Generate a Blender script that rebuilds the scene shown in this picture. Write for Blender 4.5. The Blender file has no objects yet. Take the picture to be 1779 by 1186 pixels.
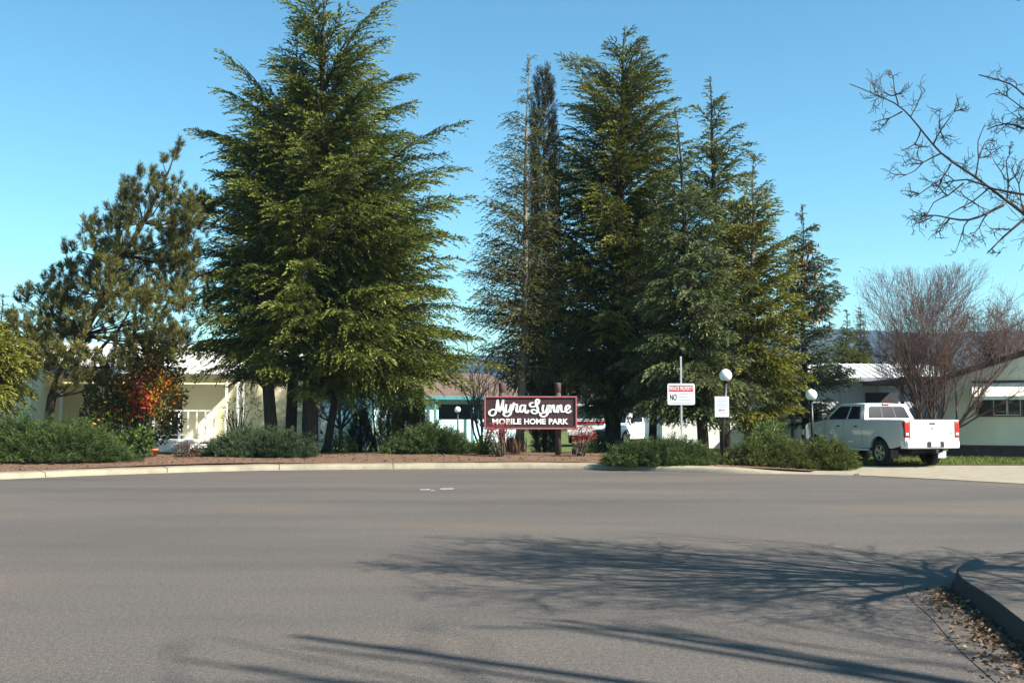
import bpy, bmesh, math, random
import numpy as np
from mathutils import Vector, Matrix
R = math.radians
random.seed(7)
RNG = np.random.default_rng(11)
sc = bpy.context.scene
COL = sc.collection

# ------------------------------------------------------------------ camera
F, CX, CY, HZ, EYE = 1800.0, 889.5, 593.0, 720.0, 1.6
TH = math.atan((HZ - CY) / F)
def P(px, py, Y):
    u = (CY - py) / F
    t = Y / (math.cos(TH) - u * math.sin(TH))
    return Vector(((px - CX) / F * t, Y, EYE + t * (math.sin(TH) + u * math.cos(TH))))
def G(px, py, z=0.0):
    u = (CY - py) / F
    t = (z - EYE) / (math.sin(TH) + u * math.cos(TH))
    return Vector(((px - CX) / F * t, t * (math.cos(TH) - u * math.sin(TH)), z))
def XW(px, Y): return P(px, HZ, Y).x
def ZW(py, Y): return P(CX, py, Y).z
cam = bpy.data.cameras.new('camera'); camo = bpy.data.objects.new('camera', cam); COL.objects.link(camo)
camo.location = (0, 0, EYE); camo.rotation_euler = (math.pi / 2 + TH, 0, 0)
cam.sensor_width = 36; cam.lens = 36 * F / 1779; cam.clip_start = 0.1; cam.clip_end = 6000
sc.camera = camo

HAZE = .00017
# ------------------------------------------------------------------ light
SUN_EL = R(40); SH = Vector((.906, -.423, 0)).normalized()
SD = Vector((SH.x * math.cos(SUN_EL), SH.y * math.cos(SUN_EL), math.sin(SUN_EL)))
sl = bpy.data.lights.new('sun', 'SUN'); sl.energy = 5.0; sl.angle = R(0.53); sl.color = (1, .95, .87)
so = bpy.data.objects.new('sun', sl); COL.objects.link(so); so.rotation_euler = SD.to_track_quat('Z', 'Y').to_euler()
so.location = (30, -20, 40)
w = bpy.data.worlds.new('World'); sc.world = w; w.use_nodes = True
nt = w.node_tree; bg = nt.nodes['Background']
sky = nt.nodes.new('ShaderNodeTexSky'); sky.sky_type = 'NISHITA'; sky.sun_disc = False
sky.sun_elevation = SUN_EL; sky.sun_rotation = math.atan2(SH.x, SH.y)
sky.air_density = 1.0; sky.dust_density = 0.3; sky.ozone_density = 1.0; sky.altitude = 300
tn = nt.nodes.new('ShaderNodeMix'); tn.data_type = 'RGBA'; tn.blend_type = 'MULTIPLY'; tn.inputs[0].default_value = 1; tn.inputs[7].default_value = (.68, 1.0, .90, 1)
hs = nt.nodes.new('ShaderNodeHueSaturation'); hs.inputs['Saturation'].default_value = 1.22; nt.links.new(sky.outputs[0], hs.inputs['Color'])
nt.links.new(hs.outputs[0], tn.inputs[6]); nt.links.new(tn.outputs[2], bg.inputs[0]); bg.inputs[1].default_value = 0.084
sc.view_settings.view_transform = 'Standard'; sc.view_settings.look = 'None'
sc.view_settings.exposure = 1.38; sc.view_settings.gamma = 1
sc.cycles.max_bounces = 6; sc.cycles.transparent_max_bounces = 6
sc.cycles.use_denoising = True

# ------------------------------------------------------------------ materials
MATS = {}
def newmat(name):
    m = bpy.data.materials.new(name); m.use_nodes = True; MATS[name] = m
    return m, m.node_tree.nodes, m.node_tree.links, m.node_tree.nodes['Principled BSDF']
def pos_noise(N, L, scale, detail=4, rough=.6, vec=None):
    t = N.new('ShaderNodeTexNoise'); t.inputs['Scale'].default_value = scale
    t.inputs['Detail'].default_value = detail; t.inputs['Roughness'].default_value = rough
    if vec is None:
        g = N.new('ShaderNodeNewGeometry'); vec = g.outputs['Position']
    L.new(vec, t.inputs['Vector']); return t
def ramp(N, L, src, stops):
    r = N.new('ShaderNodeValToRGB'); e = r.color_ramp.elements
    while len(e) < len(stops): e.new(0.5)
    for k, (p, c) in enumerate(stops):
        e[k].position = p; e[k].color = (c[0], c[1], c[2], 1) if hasattr(c, '__len__') else (c, c, c, 1)
    L.new(src, r.inputs[0]); return r
def mixc(N, L, fac, a, b, blend='MIX'):
    m = N.new('ShaderNodeMix'); m.data_type = 'RGBA'; m.blend_type = blend
    for sock, v in ((0, fac), (6, a), (7, b)):
        if hasattr(v, 'is_linked'): L.new(v, m.inputs[sock])
        elif sock == 0: m.inputs[0].default_value = v
        else: m.inputs[sock].default_value = (*v, 1)
    return m.outputs[2]
def bump(N, L, h, strength, dist, bsdf):
    b = N.new('ShaderNodeBump'); b.inputs['Strength'].default_value = strength; b.inputs['Distance'].default_value = dist
    L.new(h, b.inputs['Height']); L.new(b.outputs[0], bsdf.inputs['Normal'])
def mat(name, col, rough=.6, metal=0, var=.12, scale=3.0, spec=.4, coat=0, bmp=0, streak=None):
    m, N, L, B = newmat(name)
    if streak: 
        g = N.new('ShaderNodeNewGeometry'); mp = N.new('ShaderNodeMapping'); mp.inputs['Scale'].default_value = streak
        L.new(g.outputs['Position'], mp.inputs[0]); t = pos_noise(N, L, scale, vec=mp.outputs[0])
    else: t = pos_noise(N, L, scale)
    r = ramp(N, L, t.outputs[0], [(.3, [c * (1 - var) for c in col]), (.7, [min(1, c * (1 + var)) for c in col])])
    L.new(r.outputs[0], B.inputs['Base Color'])
    B.inputs['Roughness'].default_value = rough; B.inputs['Metallic'].default_value = metal
    B.inputs['Specular IOR Level'].default_value = spec; B.inputs['Coat Weight'].default_value = coat
    if bmp: bump(N, L, t.outputs[0], bmp, .02, B)
    return m
def foliage(name, stops, trans=.16, rough=.6):
    m, N, L, B = newmat(name)
    a = N.new('ShaderNodeAttribute'); a.attribute_name = 'tint'
    r = ramp(N, L, a.outputs['Fac'], stops)
    n = pos_noise(N, L, .8, 3)
    v = N.new('ShaderNodeHueSaturation')
    mr = N.new('ShaderNodeMapRange'); mr.inputs[1].default_value = .3; mr.inputs[2].default_value = .7
    mr.inputs[3].default_value = .78; mr.inputs[4].default_value = 1.4
    L.new(n.outputs[0], mr.inputs[0]); L.new(mr.outputs[0], v.inputs['Value']); L.new(r.outputs[0], v.inputs['Color'])
    L.new(v.outputs[0], B.inputs['Base Color']); B.inputs['Roughness'].default_value = rough
    B.inputs['Specular IOR Level'].default_value = .12
    tr = N.new('ShaderNodeBsdfTranslucent'); L.new(v.outputs[0], tr.inputs[0])
    mx = N.new('ShaderNodeMixShader'); mx.inputs[0].default_value = trans
    L.new(B.outputs[0], mx.inputs[1]); L.new(tr.outputs[0], mx.inputs[2])
    L.new(mx.outputs[0], N['Material Output'].inputs[0]); return m

# asphalt
m, N, L, B = newmat('asphalt')
g = N.new('ShaderNodeNewGeometry')
fine = pos_noise(N, L, 95, 3, .7, g.outputs[0]); mid = pos_noise(N, L, 26, 5, .75, g.outputs[0])
mp = N.new('ShaderNodeMapping'); mp.inputs['Scale'].default_value = (.09, .32, 1); mp.inputs['Rotation'].default_value = (0, 0, R(12))
L.new(g.outputs[0], mp.inputs[0]); big = pos_noise(N, L, 1.2, 5, .6, mp.outputs[0])
c1 = ramp(N, L, fine.outputs[0], [(.30, (.030, .027, .0245)), (.5, (.091, .077, .065)), (.70, (.19, .172, .153))])
c2 = ramp(N, L, big.outputs[0], [(.3, (.76, .77, .80)), (.52, (1, 1, 1)), (.7, (1.28, 1.15, 1.02))])
c3 = ramp(N, L, mid.outputs[0], [(.32, .62), (.68, 1.38)])
o = mixc(N, L, 1.0, c1.outputs[0], c2.outputs[0], 'MULTIPLY'); o = mixc(N, L, 1.0, o, c3.outputs[0], 'MULTIPLY')
vor = N.new('ShaderNodeTexVoronoi'); vor.inputs['Scale'].default_value = 22; L.new(g.outputs[0], vor.inputs['Vector'])
peb = ramp(N, L, vor.outputs['Distance'], [(.05, 1), (.09, 0)])
o = mixc(N, L, peb.outputs[0], o, (.30, .275, .24))
wv = pos_noise(N, L, .5, 3, .5, g.outputs[0])
cr = N.new('ShaderNodeTexVoronoi'); cr.feature = 'DISTANCE_TO_EDGE'; cr.inputs['Scale'].default_value = .16
av = N.new('ShaderNodeVectorMath'); av.operation = 'MULTIPLY_ADD'; av.inputs[1].default_value = (3, 3, 0)
L.new(wv.outputs[1], av.inputs[0]); L.new(g.outputs[0], av.inputs[2]); L.new(av.outputs[0], cr.inputs['Vector'])
ck = ramp(N, L, cr.outputs['Distance'], [(.0012, .55), (.003, 0)])
L.new(o, B.inputs['Base Color']); B.inputs['Roughness'].default_value = .9; B.inputs['Specular IOR Level'].default_value = .25
bump(N, L, fine.outputs[0], .5, .012, B)

def concrete(name, col):
    m, N, L, B = newmat(name)
    g = N.new('ShaderNodeNewGeometry')
    a = pos_noise(N, L, 2.2, 6, .7, g.outputs[0]); b = pos_noise(N, L, 45, 3, .7, g.outputs[0])
    r1 = ramp(N, L, a.outputs[0], [(.3, [c * .72 for c in col]), (.55, col), (.75, [c * 1.12 for c in col])])
    r2 = ramp(N, L, b.outputs[0], [(.3, .82), (.7, 1.12)])
    o = mixc(N, L, 1.0, r1.outputs[0], r2.outputs[0], 'MULTIPLY')
    L.new(o, B.inputs['Base Color']); B.inputs['Roughness'].default_value = .85; B.inputs['Specular IOR Level'].default_value = .25
    bump(N, L, b.outputs[0], .3, .01, B); return m
concrete('concrete', (.30, .255, .18)); concrete('concrete_grey', (.105, .09, .075)); concrete('concrete_shaded', (.042, .036, .033))  # last one is near-black to carry the shade of the near kerb face

# ground : mulch to grass by attribute
m, N, L, B = newmat('yard')
g = N.new('ShaderNodeNewGeometry'); a = N.new('ShaderNodeAttribute'); a.attribute_name = 'tint'
n1 = pos_noise(N, L, 30, 4, .75, g.outputs[0]); n2 = pos_noise(N, L, 1.1, 5, .65, g.outputs[0])
mul = ramp(N, L, n1.outputs[0], [(.3, (.055, .031, .02)), (.5, (.15, .09, .058)), (.7, (.31, .21, .14))])
gr = ramp(N, L, n1.outputs[0], [(.3, (.045, .065, .016)), (.5, (.10, .13, .035)), (.72, (.22, .21, .09))])
ad = N.new('ShaderNodeMath'); ad.operation = 'ADD'; L.new(a.outputs['Fac'], ad.inputs[0]); L.new(n2.outputs[0], ad.inputs[1])
fr = ramp(N, L, ad.outputs[0], [(.85, 0), (1.02, 1)])
L.new(mixc(N, L, fr.outputs[0], mul.outputs[0], gr.outputs[0]), B.inputs['Base Color']); B.inputs['Roughness'].default_value = 1
B.inputs['Specular IOR Level'].default_value = .1; bump(N, L, n1.outputs[0], .8, .05, B)

mat('far_ground', (.10, .10, .05), 1, var=.3, scale=.05, spec=.1)
mat('hill_wood', (.018, .028, .024), 1, var=.45, scale=.02, spec=.05)
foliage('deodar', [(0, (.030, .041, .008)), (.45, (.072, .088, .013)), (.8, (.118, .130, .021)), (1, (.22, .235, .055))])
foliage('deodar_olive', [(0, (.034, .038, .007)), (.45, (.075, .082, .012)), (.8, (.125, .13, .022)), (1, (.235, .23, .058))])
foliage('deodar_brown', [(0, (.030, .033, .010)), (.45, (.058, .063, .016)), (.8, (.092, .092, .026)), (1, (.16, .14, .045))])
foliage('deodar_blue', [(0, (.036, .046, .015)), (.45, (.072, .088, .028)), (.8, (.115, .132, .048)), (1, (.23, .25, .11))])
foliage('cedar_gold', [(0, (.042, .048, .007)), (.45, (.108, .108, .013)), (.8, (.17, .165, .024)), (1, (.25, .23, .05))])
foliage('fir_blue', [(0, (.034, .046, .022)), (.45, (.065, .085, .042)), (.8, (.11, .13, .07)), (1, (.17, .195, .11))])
foliage('cone_brown', [(0, (.10, .045, .015)), (.6, (.24, .12, .05)), (1, (.34, .2, .09))], .05)
foliage('pine_needle', [(0, (.040, .042, .013)), (.45, (.085, .083, .022)), (.8, (.135, .125, .034)), (1, (.19, .165, .055))])
foliage('cypress_dark', [(0, (.022, .021, .010)), (.5, (.045, .040, .018)), (1, (.085, .065, .032))])
foliage('juniper', [(0, (.020, .034, .009)), (.45, (.045, .070, .018)), (.8, (.080, .108, .030)), (1, (.13, .155, .05))])
foliage('juniper_blue', [(0, (.020, .034, .013)), (.45, (.040, .060, .025)), (.8, (.068, .09, .04)), (1, (.10, .13, .06))])
foliage('juniper_olive', [(0, (.034, .044, .010)), (.45, (.068, .085, .018)), (.8, (.105, .118, .03)), (1, (.16, .16, .05))])
foliage('arborvitae', [(0, (.040, .050, .008)), (.45, (.085, .095, .015)), (.8, (.13, .135, .024)), (1, (.18, .17, .04))])
foliage('photinia_leaf', [(0, (.024, .034, .010)), (.35, (.055, .068, .014)), (.52, (.12, .11, .014)), (.62, (.42, .22, .025)), (.74, (.48, .10, .02)), (.88, (.42, .035, .03)), (1, (.26, .02, .025))], .3)
foliage('nandina_leaf', [(0, (.10, .02, .02)), (.5, (.30, .045, .05)), (1, (.42, .12, .10))], .3)
foliage('leaf_green', [(0, (.02, .035, .01)), (.5, (.06, .09, .018)), (1, (.16, .2, .05))], .25, .4)
foliage('leaf_lime', [(0, (.06, .08, .008)), (.5, (.15, .17, .02)), (1, (.28, .26, .05))], .3)
foliage('leaf_bronze', [(0, (.05, .03, .02)), (.5, (.12, .07, .045)), (1, (.2, .12, .07))], .2)
foliage('leaf_rust', [(0, (.10, .03, .015)), (.5, (.22, .075, .03)), (1, (.33, .14, .05))], .25)
foliage('far_wood', [(0, (.030, .030, .020)), (.5, (.060, .055, .034)), (1, (.11, .09, .06))], .1)
foliage('dry_leaf', [(0, (.05, .03, .018)), (.5, (.12, .07, .04)), (1, (.26, .17, .10))], .1)
foliage('grass_blade', [(0, (.05, .075, .014)), (.5, (.11, .14, .028)), (1, (.24, .23, .09))], .2)
mat('bark', (.085, .062, .046), .95, var=.45, scale=16, spec=.15, bmp=.6, streak=(1, 1, .25))
mat('bark_dark', (.05, .036, .028), .95, var=.4, scale=16, spec=.15, bmp=.6, streak=(1, 1, .25))
mat('bark_grey', (.17, .145, .115), .95, var=.3, scale=14, spec=.15, bmp=.4, streak=(1, 1, .3))
mat('twig_brown', (.085, .066, .052), .9, var=.25, scale=6, spec=.2)
mat('twig_red', (.095, .062, .052), .9, var=.3, scale=3, spec=.2)
mat('white_paint', (.80, .79, .76), .5, var=.03)
mat('white_siding', (.80, .79, .76), .55, var=.03, scale=2)
mat('cream_siding', (.82, .74, .47), .6, var=.04, scale=1.5)
mat('cream_roof', (.60, .58, .48), .6, var=.06)
mat('blue_siding', (.50, .72, .74), .6, var=.05)
mat('teal_trim', (.06, .20, .21), .5, var=.08)
mat('shingle_brown', (.13, .085, .06), .9, var=.3, scale=8)
mat('shed_siding', (.66, .66, .68), .55, var=.04, scale=1)
mat('metal_roof', (.78, .77, .73), .45, var=.05, scale=1.2)
mat('carport_dark', (.055, .05, .055), .7, var=.2)
mat('sage_siding', (.60, .56, .45), .65, var=.05, scale=1.3, streak=(1, 1, .3))
mat('brown_trim', (.07, .035, .028), .7, var=.15)
mat('awning_cream', (.78, .74, .62), .5, var=.04)
mat('skirt_dark', (.055, .042, .042), .8, var=.2)
mat('dark_opening', (.03, .03, .035), .8, var=.2)
mat('frame_alu', (.45, .44, .43), .4, metal=.6, var=.05)
mat('frame_dark', (.045, .03, .03), .5, var=.1)
mat('curtain', (.16, .13, .10), .8, var=.3, scale=9)
mat('sign_brown', (.048, .018, .016), .55, var=.28, scale=2.5, streak=(1, 1, 4))
mat('sign_frame', (.33, .10, .10), .5, var=.12, scale=5)
mat('sign_post', (.075, .042, .034), .75, var=.3, scale=9, streak=(1, 1, .2), bmp=.2)
mat('letter_white', (.84, .82, .80), .45, var=.02)
mat('sign_white', (.82, .82, .83), .4, var=.02)
mat('sign_red', (.52, .03, .04), .45, var=.05)
mat('ink_black', (.02, .02, .025), .5, var=.05)
mat('ink_grey', (.42, .42, .45), .5, var=.05)
mat('ink_blue', (.30, .31, .40), .5, var=.05)
mat('galvanised', (.52, .53, .54), .4, metal=.5, var=.1, scale=8)
mat('black_pole', (.020, .017, .018), .4, var=.15)
mat('truck_paint', (.50, .50, .50), .25, var=.012, coat=.6)
mat('car_white', (.80, .81, .82), .25, var=.012, coat=.6)
mat('chrome', (.66, .67, .68), .18, metal=.9, var=.03)
mat('bumper_white', (.66, .66, .65), .3, var=.03, coat=.3)
mat('tyre', (.016, .016, .017), .85, var=.2)
mat('rim', (.40, .41, .42), .3, metal=.8, var=.05)
mat('black_plastic', (.018, .018, .02), .55, var=.1)
mat('tail_red', (.36, .012, .014), .2, var=.1, coat=.7)
mat('plate', (.72, .74, .78), .4, var=.04)
mat('under', (.015, .014, .014), .9, var=.2)
mat('orange_pot', (.62, .16, .05), .7, var=.1)
mat('rock', (.55, .50, .40), .9, var=.2, scale=9)
m, N, L, B = newmat('glass_dark')
B.inputs['Base Color'].default_value = (.012, .014, .018, 1); B.inputs['Roughness'].default_value = .1; B.inputs['Specular IOR Level'].default_value = .14
m, N, L, B = newmat('glass_teal')
B.inputs['Base Color'].default_value = (.035, .08, .08, 1); B.inputs['Roughness'].default_value = .08
m, N, L, B = newmat('globe_white')
B.inputs['Base Color'].default_value = (.85, .85, .83, 1); B.inputs['Roughness'].default_value = .25; B.inputs['Subsurface Weight'].default_value = 0.0

# ------------------------------------------------------------------ object helpers
def tag(o, label=None, cat=None, group=None, kind=None):
    if label: o['label'] = label
    if cat: o['category'] = cat
    if group: o['group'] = group
    if kind: o['kind'] = kind
    return o
def empty(name, loc=(0, 0, 0), rz=0, label=None, cat=None, group=None):
    o = bpy.data.objects.new(name, None); COL.objects.link(o); o.location = loc; o.rotation_euler = (0, 0, rz)
    o.empty_display_size = .2
    return tag(o, label, cat, group)
class MB:
    def __init__(s): s.v = []; s.f = []; s.sm = []
    def add(s, v, f, smooth=False):
        n = len(s.v); s.v += [tuple(p) for p in v]
        s.f += [tuple(i + n for i in q) for q in f]; s.sm += [smooth] * len(f); return s
    def box(s, x0, x1, y0, y1, z0, z1):
        v = [(x, y, z) for z in (z0, z1) for y in (y0, y1) for x in (x0, x1)]
        return s.add(v, [(0, 2, 3, 1), (4, 5, 7, 6), (0, 1, 5, 4), (2, 6, 7, 3), (0, 4, 6, 2), (1, 3, 7, 5)])
    def tube(s, pts, rad, n=8, caps=True, smooth=True):
        pts = [Vector(p) for p in pts]; v = []; f = []
        if not hasattr(rad, '__len__'): rad = [rad] * len(pts)
        d0 = (pts[-1] - pts[0]).normalized()
        ref = Vector((1, 0, 0)) if abs(d0.x) < .8 else Vector((0, 1, 0))
        for i, p in enumerate(pts):
            d = (pts[min(i + 1, len(pts) - 1)] - pts[max(i - 1, 0)]).normalized()
            a = d.cross(ref).normalized(); b = d.cross(a)
            for k in range(n):
                t = 2 * math.pi * k / n; v.append(p + (a * math.cos(t) + b * math.sin(t)) * rad[i])
        for i in range(len(pts) - 1):
            for k in range(n):
                k2 = (k + 1) % n; f.append((i * n + k, i * n + k2, (i + 1) * n + k2, (i + 1) * n + k))
        if caps: f.append(tuple(range(n))[::-1]); f.append(tuple((len(pts) - 1) * n + k for k in range(n)))
        return s.add(v, f, smooth)
    def lathe(s, prof, n=20, c=(0, 0, 0), smooth=True):
        v = []; f = []
        for r, z in prof:
            for k in range(n):
                t = 2 * math.pi * k / n; v.append((c[0] + r * math.cos(t), c[1] + r * math.sin(t), c[2] + z))
        for i in range(len(prof) - 1):
            for k in range(n):
                k2 = (k + 1) % n; f.append((i * n + k, i * n + k2, (i + 1) * n + k2, (i + 1) * n + k))
        return s.add(v, f, smooth)
    def prism(s, poly, a, b, axis='y'):
        n = len(poly)
        def q(p, t): return (p[0], t, p[1]) if axis == 'y' else ((t, p[0], p[1]) if axis == 'x' else (p[0], p[1], t))
        v = [q(p, a) for p in poly] + [q(p, b) for p in poly]
        f = [tuple(range(n)), tuple(range(2 * n - 1, n - 1, -1))] + [(i, (i + 1) % n, n + (i + 1) % n, n + i) for i in range(n)]
        return s.add(v, f)
    def grid(s, rows, smooth=True, flip=False):
        n = len(rows[0]); v = [p for r in rows for p in r]; f = []
        for i in range(len(rows) - 1):
            for k in range(n - 1):
                q = (i * n + k, i * n + k + 1, (i + 1) * n + k + 1, (i + 1) * n + k); f.append(q[::-1] if flip else q)
        return s.add(v, f, smooth)
    def build(s, name, m, parent=None, bevel=0, fix=True):
        me = bpy.data.meshes.new(name); me.from_pydata(s.v, [], s.f)
        me.polygons.foreach_set('use_smooth', s.sm)
        if fix:
            bm = bmesh.new(); bm.from_mesh(me); bmesh.ops.recalc_face_normals(bm, faces=bm.faces); bm.to_mesh(me); bm.free()
        me.materials.append(MATS[m]); o = bpy.data.objects.new(name, me); COL.objects.link(o)
        if parent: o.parent = parent
        if bevel:
            b = o.modifiers.new('bevel', 'BEVEL'); b.width = bevel; b.segments = 2; b.limit_method = 'ANGLE'; b.angle_limit = R(40)
        return o
def np_mesh(name, V, nper, m, parent=None, tint=None):
    """V: (k, nper, 3) separate n-gons"""
    V = np.ascontiguousarray(V, dtype=np.float32); k = V.shape[0]
    me = bpy.data.meshes.new(name); me.vertices.add(k * nper); me.vertices.foreach_set('co', V.reshape(-1))
    me.loops.add(k * nper); me.loops.foreach_set('vertex_index', np.arange(k * nper, dtype=np.int32))
    me.polygons.add(k); me.polygons.foreach_set('loop_start', np.arange(0, k * nper, nper, dtype=np.int32))
    if tint is not None:
        a = me.attributes.new('tint', 'FLOAT', 'POINT'); a.data.foreach_set('value', np.repeat(np.asarray(tint, dtype=np.float32), nper))
    me.update(calc_edges=True); me.materials.append(MATS[m])
    o = bpy.data.objects.new(name, me); COL.objects.link(o)
    if parent: o.parent = parent
    return o
def nrm(a): return a / np.maximum(np.linalg.norm(a, axis=-1, keepdims=True), 1e-6)
def diamonds(p, d, ln, wd, rng):
    """leaf diamonds from base points, directions, lengths, widths"""
    d = nrm(d); r = rng.normal(size=d.shape); sd = nrm(np.cross(d, r)) * (wd[:, None] * .5); dl = d * ln[:, None]
    return np.stack([p, p + dl * .5 + sd, p + dl, p + dl * .5 - sd], 1)

# ------------------------------------------------------------------ terrain
def smooth_poly(pts, step=.35):
    out = []; n = len(pts)
    for i in range(n - 1):
        p0, p1, p2, p3 = (Vector(pts[max(0, min(n - 1, j))]) for j in (i - 1, i, i + 1, i + 2))
        m = max(2, int((p2 - p1).length / step))
        for k in range(m):
            t = k / m
            out.append(.5 * ((2 * p1) + (p2 - p0) * t + (2 * p0 - 5 * p1 + 4 * p2 - p3) * t * t + (3 * p1 - p0 - 3 * p2 + p3) * t ** 3))
    out.append(Vector(pts[-1])); return out
KERB = smooth_poly([(-34, 8), (-24, 17), (-17, 22.3), (-12.9, 25.7), (-11.2, 27.4), (-9.2, 28.9), (-7.3, 29.9), (-4.2, 30.6), (-.16, 31.05),
                    (2.2, 30.8), (3.75, 29.8), (6.06, 28.5), (8.0, 28.1), (9.0, 27.5)])
def offs(poly, d):
    out = []
    for i, p in enumerate(poly):
        t = (poly[min(i + 1, len(poly) - 1)] - poly[max(0, i - 1)]).normalized()
        out.append(p + Vector((-t.y, t.x)) * d)
    return out
def sstep(a, b, x): t = max(0, min(1, (x - a) / (b - a))); return t * t * (3 - 2 * t)
tag(MB().add([(-2200, -60, -.06), (2200, -60, -.06), (2200, 2100, -.06), (-2200, 2100, -.06)], [(0, 1, 2, 3)]).build('ground', 'far_ground'), kind='structure')
tag(MB().add([(-70, -30, 0), (70, -30, 0), (70, 33, 0), (-70, 33, 0)], [(0, 1, 2, 3)]).build('road', 'asphalt'), kind='structure')
# rolled kerb along the planting bed: profile (offset back, height), fading to nothing at the driveway
rows = []
nK = len(KERB)
wob = [random.uniform(-.012, .012) for _ in range(nK)]
for o_, z_ in ((0, -.02), (.005, .012), (.035, .085), (.06, .12), (.10, .135), (.22, .142), (.24, .144), (.48, .165), (.52, .12)):
    q = offs(KERB, o_); row = []
    for i, p in enumerate(q):
        s = 1 - .8 * sstep(5.6, 8.2, p.x)
        row.append((p.x, p.y, z_ * s + (wob[i] * .5 if o_ > 0 else 0) + (-.03 * (1 - s) if o_ == .52 else 0)))
    rows.append(row)
kerb = tag(MB().grid(rows).build('kerb', 'concrete'), kind='structure')
# joints in the kerb: thin dark strips
jb = MB(); acc = 0
for i in range(1, nK - 30):
    acc += (KERB[i] - KERB[i - 1]).length
    if acc > 3.1:
        acc = 0; a, b = rows[1][i], rows[7][i]
        t = (KERB[i + 1] - KERB[i]).normalized() * .009
        pr = [(Vector(rw[i])) for rw in rows[1:8]]
        for u, v_ in zip(pr, pr[1:]):
            up = Vector((0, -.004, .005)); T = Vector((t.x, t.y, 0))
            jb.add([u - T + up, u + T + up, v_ + T + up, v_ - T + up], [(0, 1, 2, 3)])
tag(jb.build('kerb_joint', 'under'), kind='structure')
# yard heightfield behind the kerb
BACK = offs(KERB, .47)
BACK = [p for p in BACK if p.x < 8.6]
def yard_z(x, y):
    l = 1 - sstep(6.0, 9.6, x)
    if x < 7 and y > 36: l *= 1 - 1.02 * sstep(36, 40.5, y) * (1 - sstep(4, 7, x))
    return .035 - .05 * sstep(36, 40.5, y) * (1 - sstep(4, 7, x)) + l * (.115 + .15 * sstep(0, 3.0, y - 30.5) if x > -5 else .115 + .15 * sstep(0, 3, y - (30.5 - (abs(x + 5)) * .55)))
front = [(p.x, p.y) for p in BACK] + [(8.9, 30.2), (9.6, 31.7), (10.2, 32.55), (11.5, 32.75), (14, 32.8), (20, 32.7), (30, 32), (45, 31)]
rows = []; tv = []
for ti in range(70):
    t = (ti / 69) ** 2.2; row = []
    for x, y in front:
        yy = y + (150 - y) * t; xx = x * (1 + 2.2 * t)
        z = yard_z(xx, yy) + .012 * math.sin(xx * 3.1 + yy * 2.3) * (1 if ti else 0)
        row.append((xx, yy, z))
        gmask = max(sstep(36.5, 40, yy), sstep(7.5, 9.5, xx))
        if xx > 4.6 and yy > 31.5: gmask = max(gmask, .75)
        tv.append(gmask * .8)
    rows.append(row)
yo = MB().grid(rows).build('yard', 'yard', fix=False); tag(yo, kind='structure')
a = yo.data.attributes.new('tint', 'FLOAT', 'POINT'); a.data.foreach_set('value', tv)
def gz(x, y): return yard_z(x, y)
# driveway apron, right
ap = [(8.4, 28.35), (9.3, 27.3), (10.7, 25.7), (11.9, 24.0), (14, 20.6), (18, 16), (30, 8), (48, 6), (48, 31.5), (30, 32.3), (20, 33), (14, 33.1), (11.5, 33.05), (10.2, 32.85), (9.4, 31.7), (8.7, 30.2), (8.1, 29)]
MBa = MB(); MBa.add([(x, y, .012) for x, y in ap], [tuple(range(len(ap)))])
tag(MBa.build('driveway', 'concrete'), kind='structure')
# near right corner: gutter pan, kerb, pavement
RK = smooth_poly([(2.2, .5), (2.95, 4), (3.2, 5.6), (3.43, 6.94), (3.56, 7.54), (3.74, 8.32), (3.93, 9.3), (4.22, 10.0), (4.75, 10.65), (5.6, 11.25), (7, 11.9), (10, 12.8), (16, 14)], .15)
RK = [Vector((p.x, p.y)) for p in RK]
def strip(poly, prof, name, m):
    rows = []
    for o_, z_ in prof:
        q = offs(poly, o_); rows.append([(p.x, p.y, z_) for p in q])
    return tag(MB().grid(rows, smooth=False).build(name, m), kind='structure')
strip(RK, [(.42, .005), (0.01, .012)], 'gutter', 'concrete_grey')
strip(RK, [(0, -.02), (-.02, .08), (-.035, .155), (-.05, .168)], 'kerb', 'concrete_shaded')  # face darker than its top: its shade is put into the colour
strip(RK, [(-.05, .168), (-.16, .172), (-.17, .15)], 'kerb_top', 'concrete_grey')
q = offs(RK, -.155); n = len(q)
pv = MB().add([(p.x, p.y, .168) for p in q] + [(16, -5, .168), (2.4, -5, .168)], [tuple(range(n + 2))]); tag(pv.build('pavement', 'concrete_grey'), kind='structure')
jb = MB()
for (x0, y0, x1, y1) in ((4.0, 9.0, 9, 7.9), (3.75, 7.7, 9, 6.4), (3.5, 6.2, 9, 4.9)):
    d = Vector((x1 - x0, y1 - y0)).normalized(); nn = Vector((-d.y, d.x)) * .007
    jb.add([(x0 - nn.x, y0 - nn.y, .1715), (x1 - nn.x, y1 - nn.y, .1715), (x1 + nn.x, y1 + nn.y, .1715), (x0 + nn.x, y0 + nn.y, .1715)], [(0, 1, 2, 3)])
tag(jb.build('pavement_joint', 'under'), kind='structure')
# worn white marks on the road
mk = MB()
for px, py, l, wd in ((738, 850, .22, .05), (752, 851.5, .1, .04), (777, 848.5, .3, .07), (745, 849, .08, .03)):
    c = G(px, py, .004); mk.add([(c.x - l / 2, c.y - wd, .004), (c.x + l / 2, c.y - wd * .6, .004), (c.x + l * .4, c.y + wd, .004), (c.x - l * .45, c.y + wd * .7, .004)], [(0, 1, 2, 3)])
tag(mk.build('road_mark', 'white_paint'), kind='structure')
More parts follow.
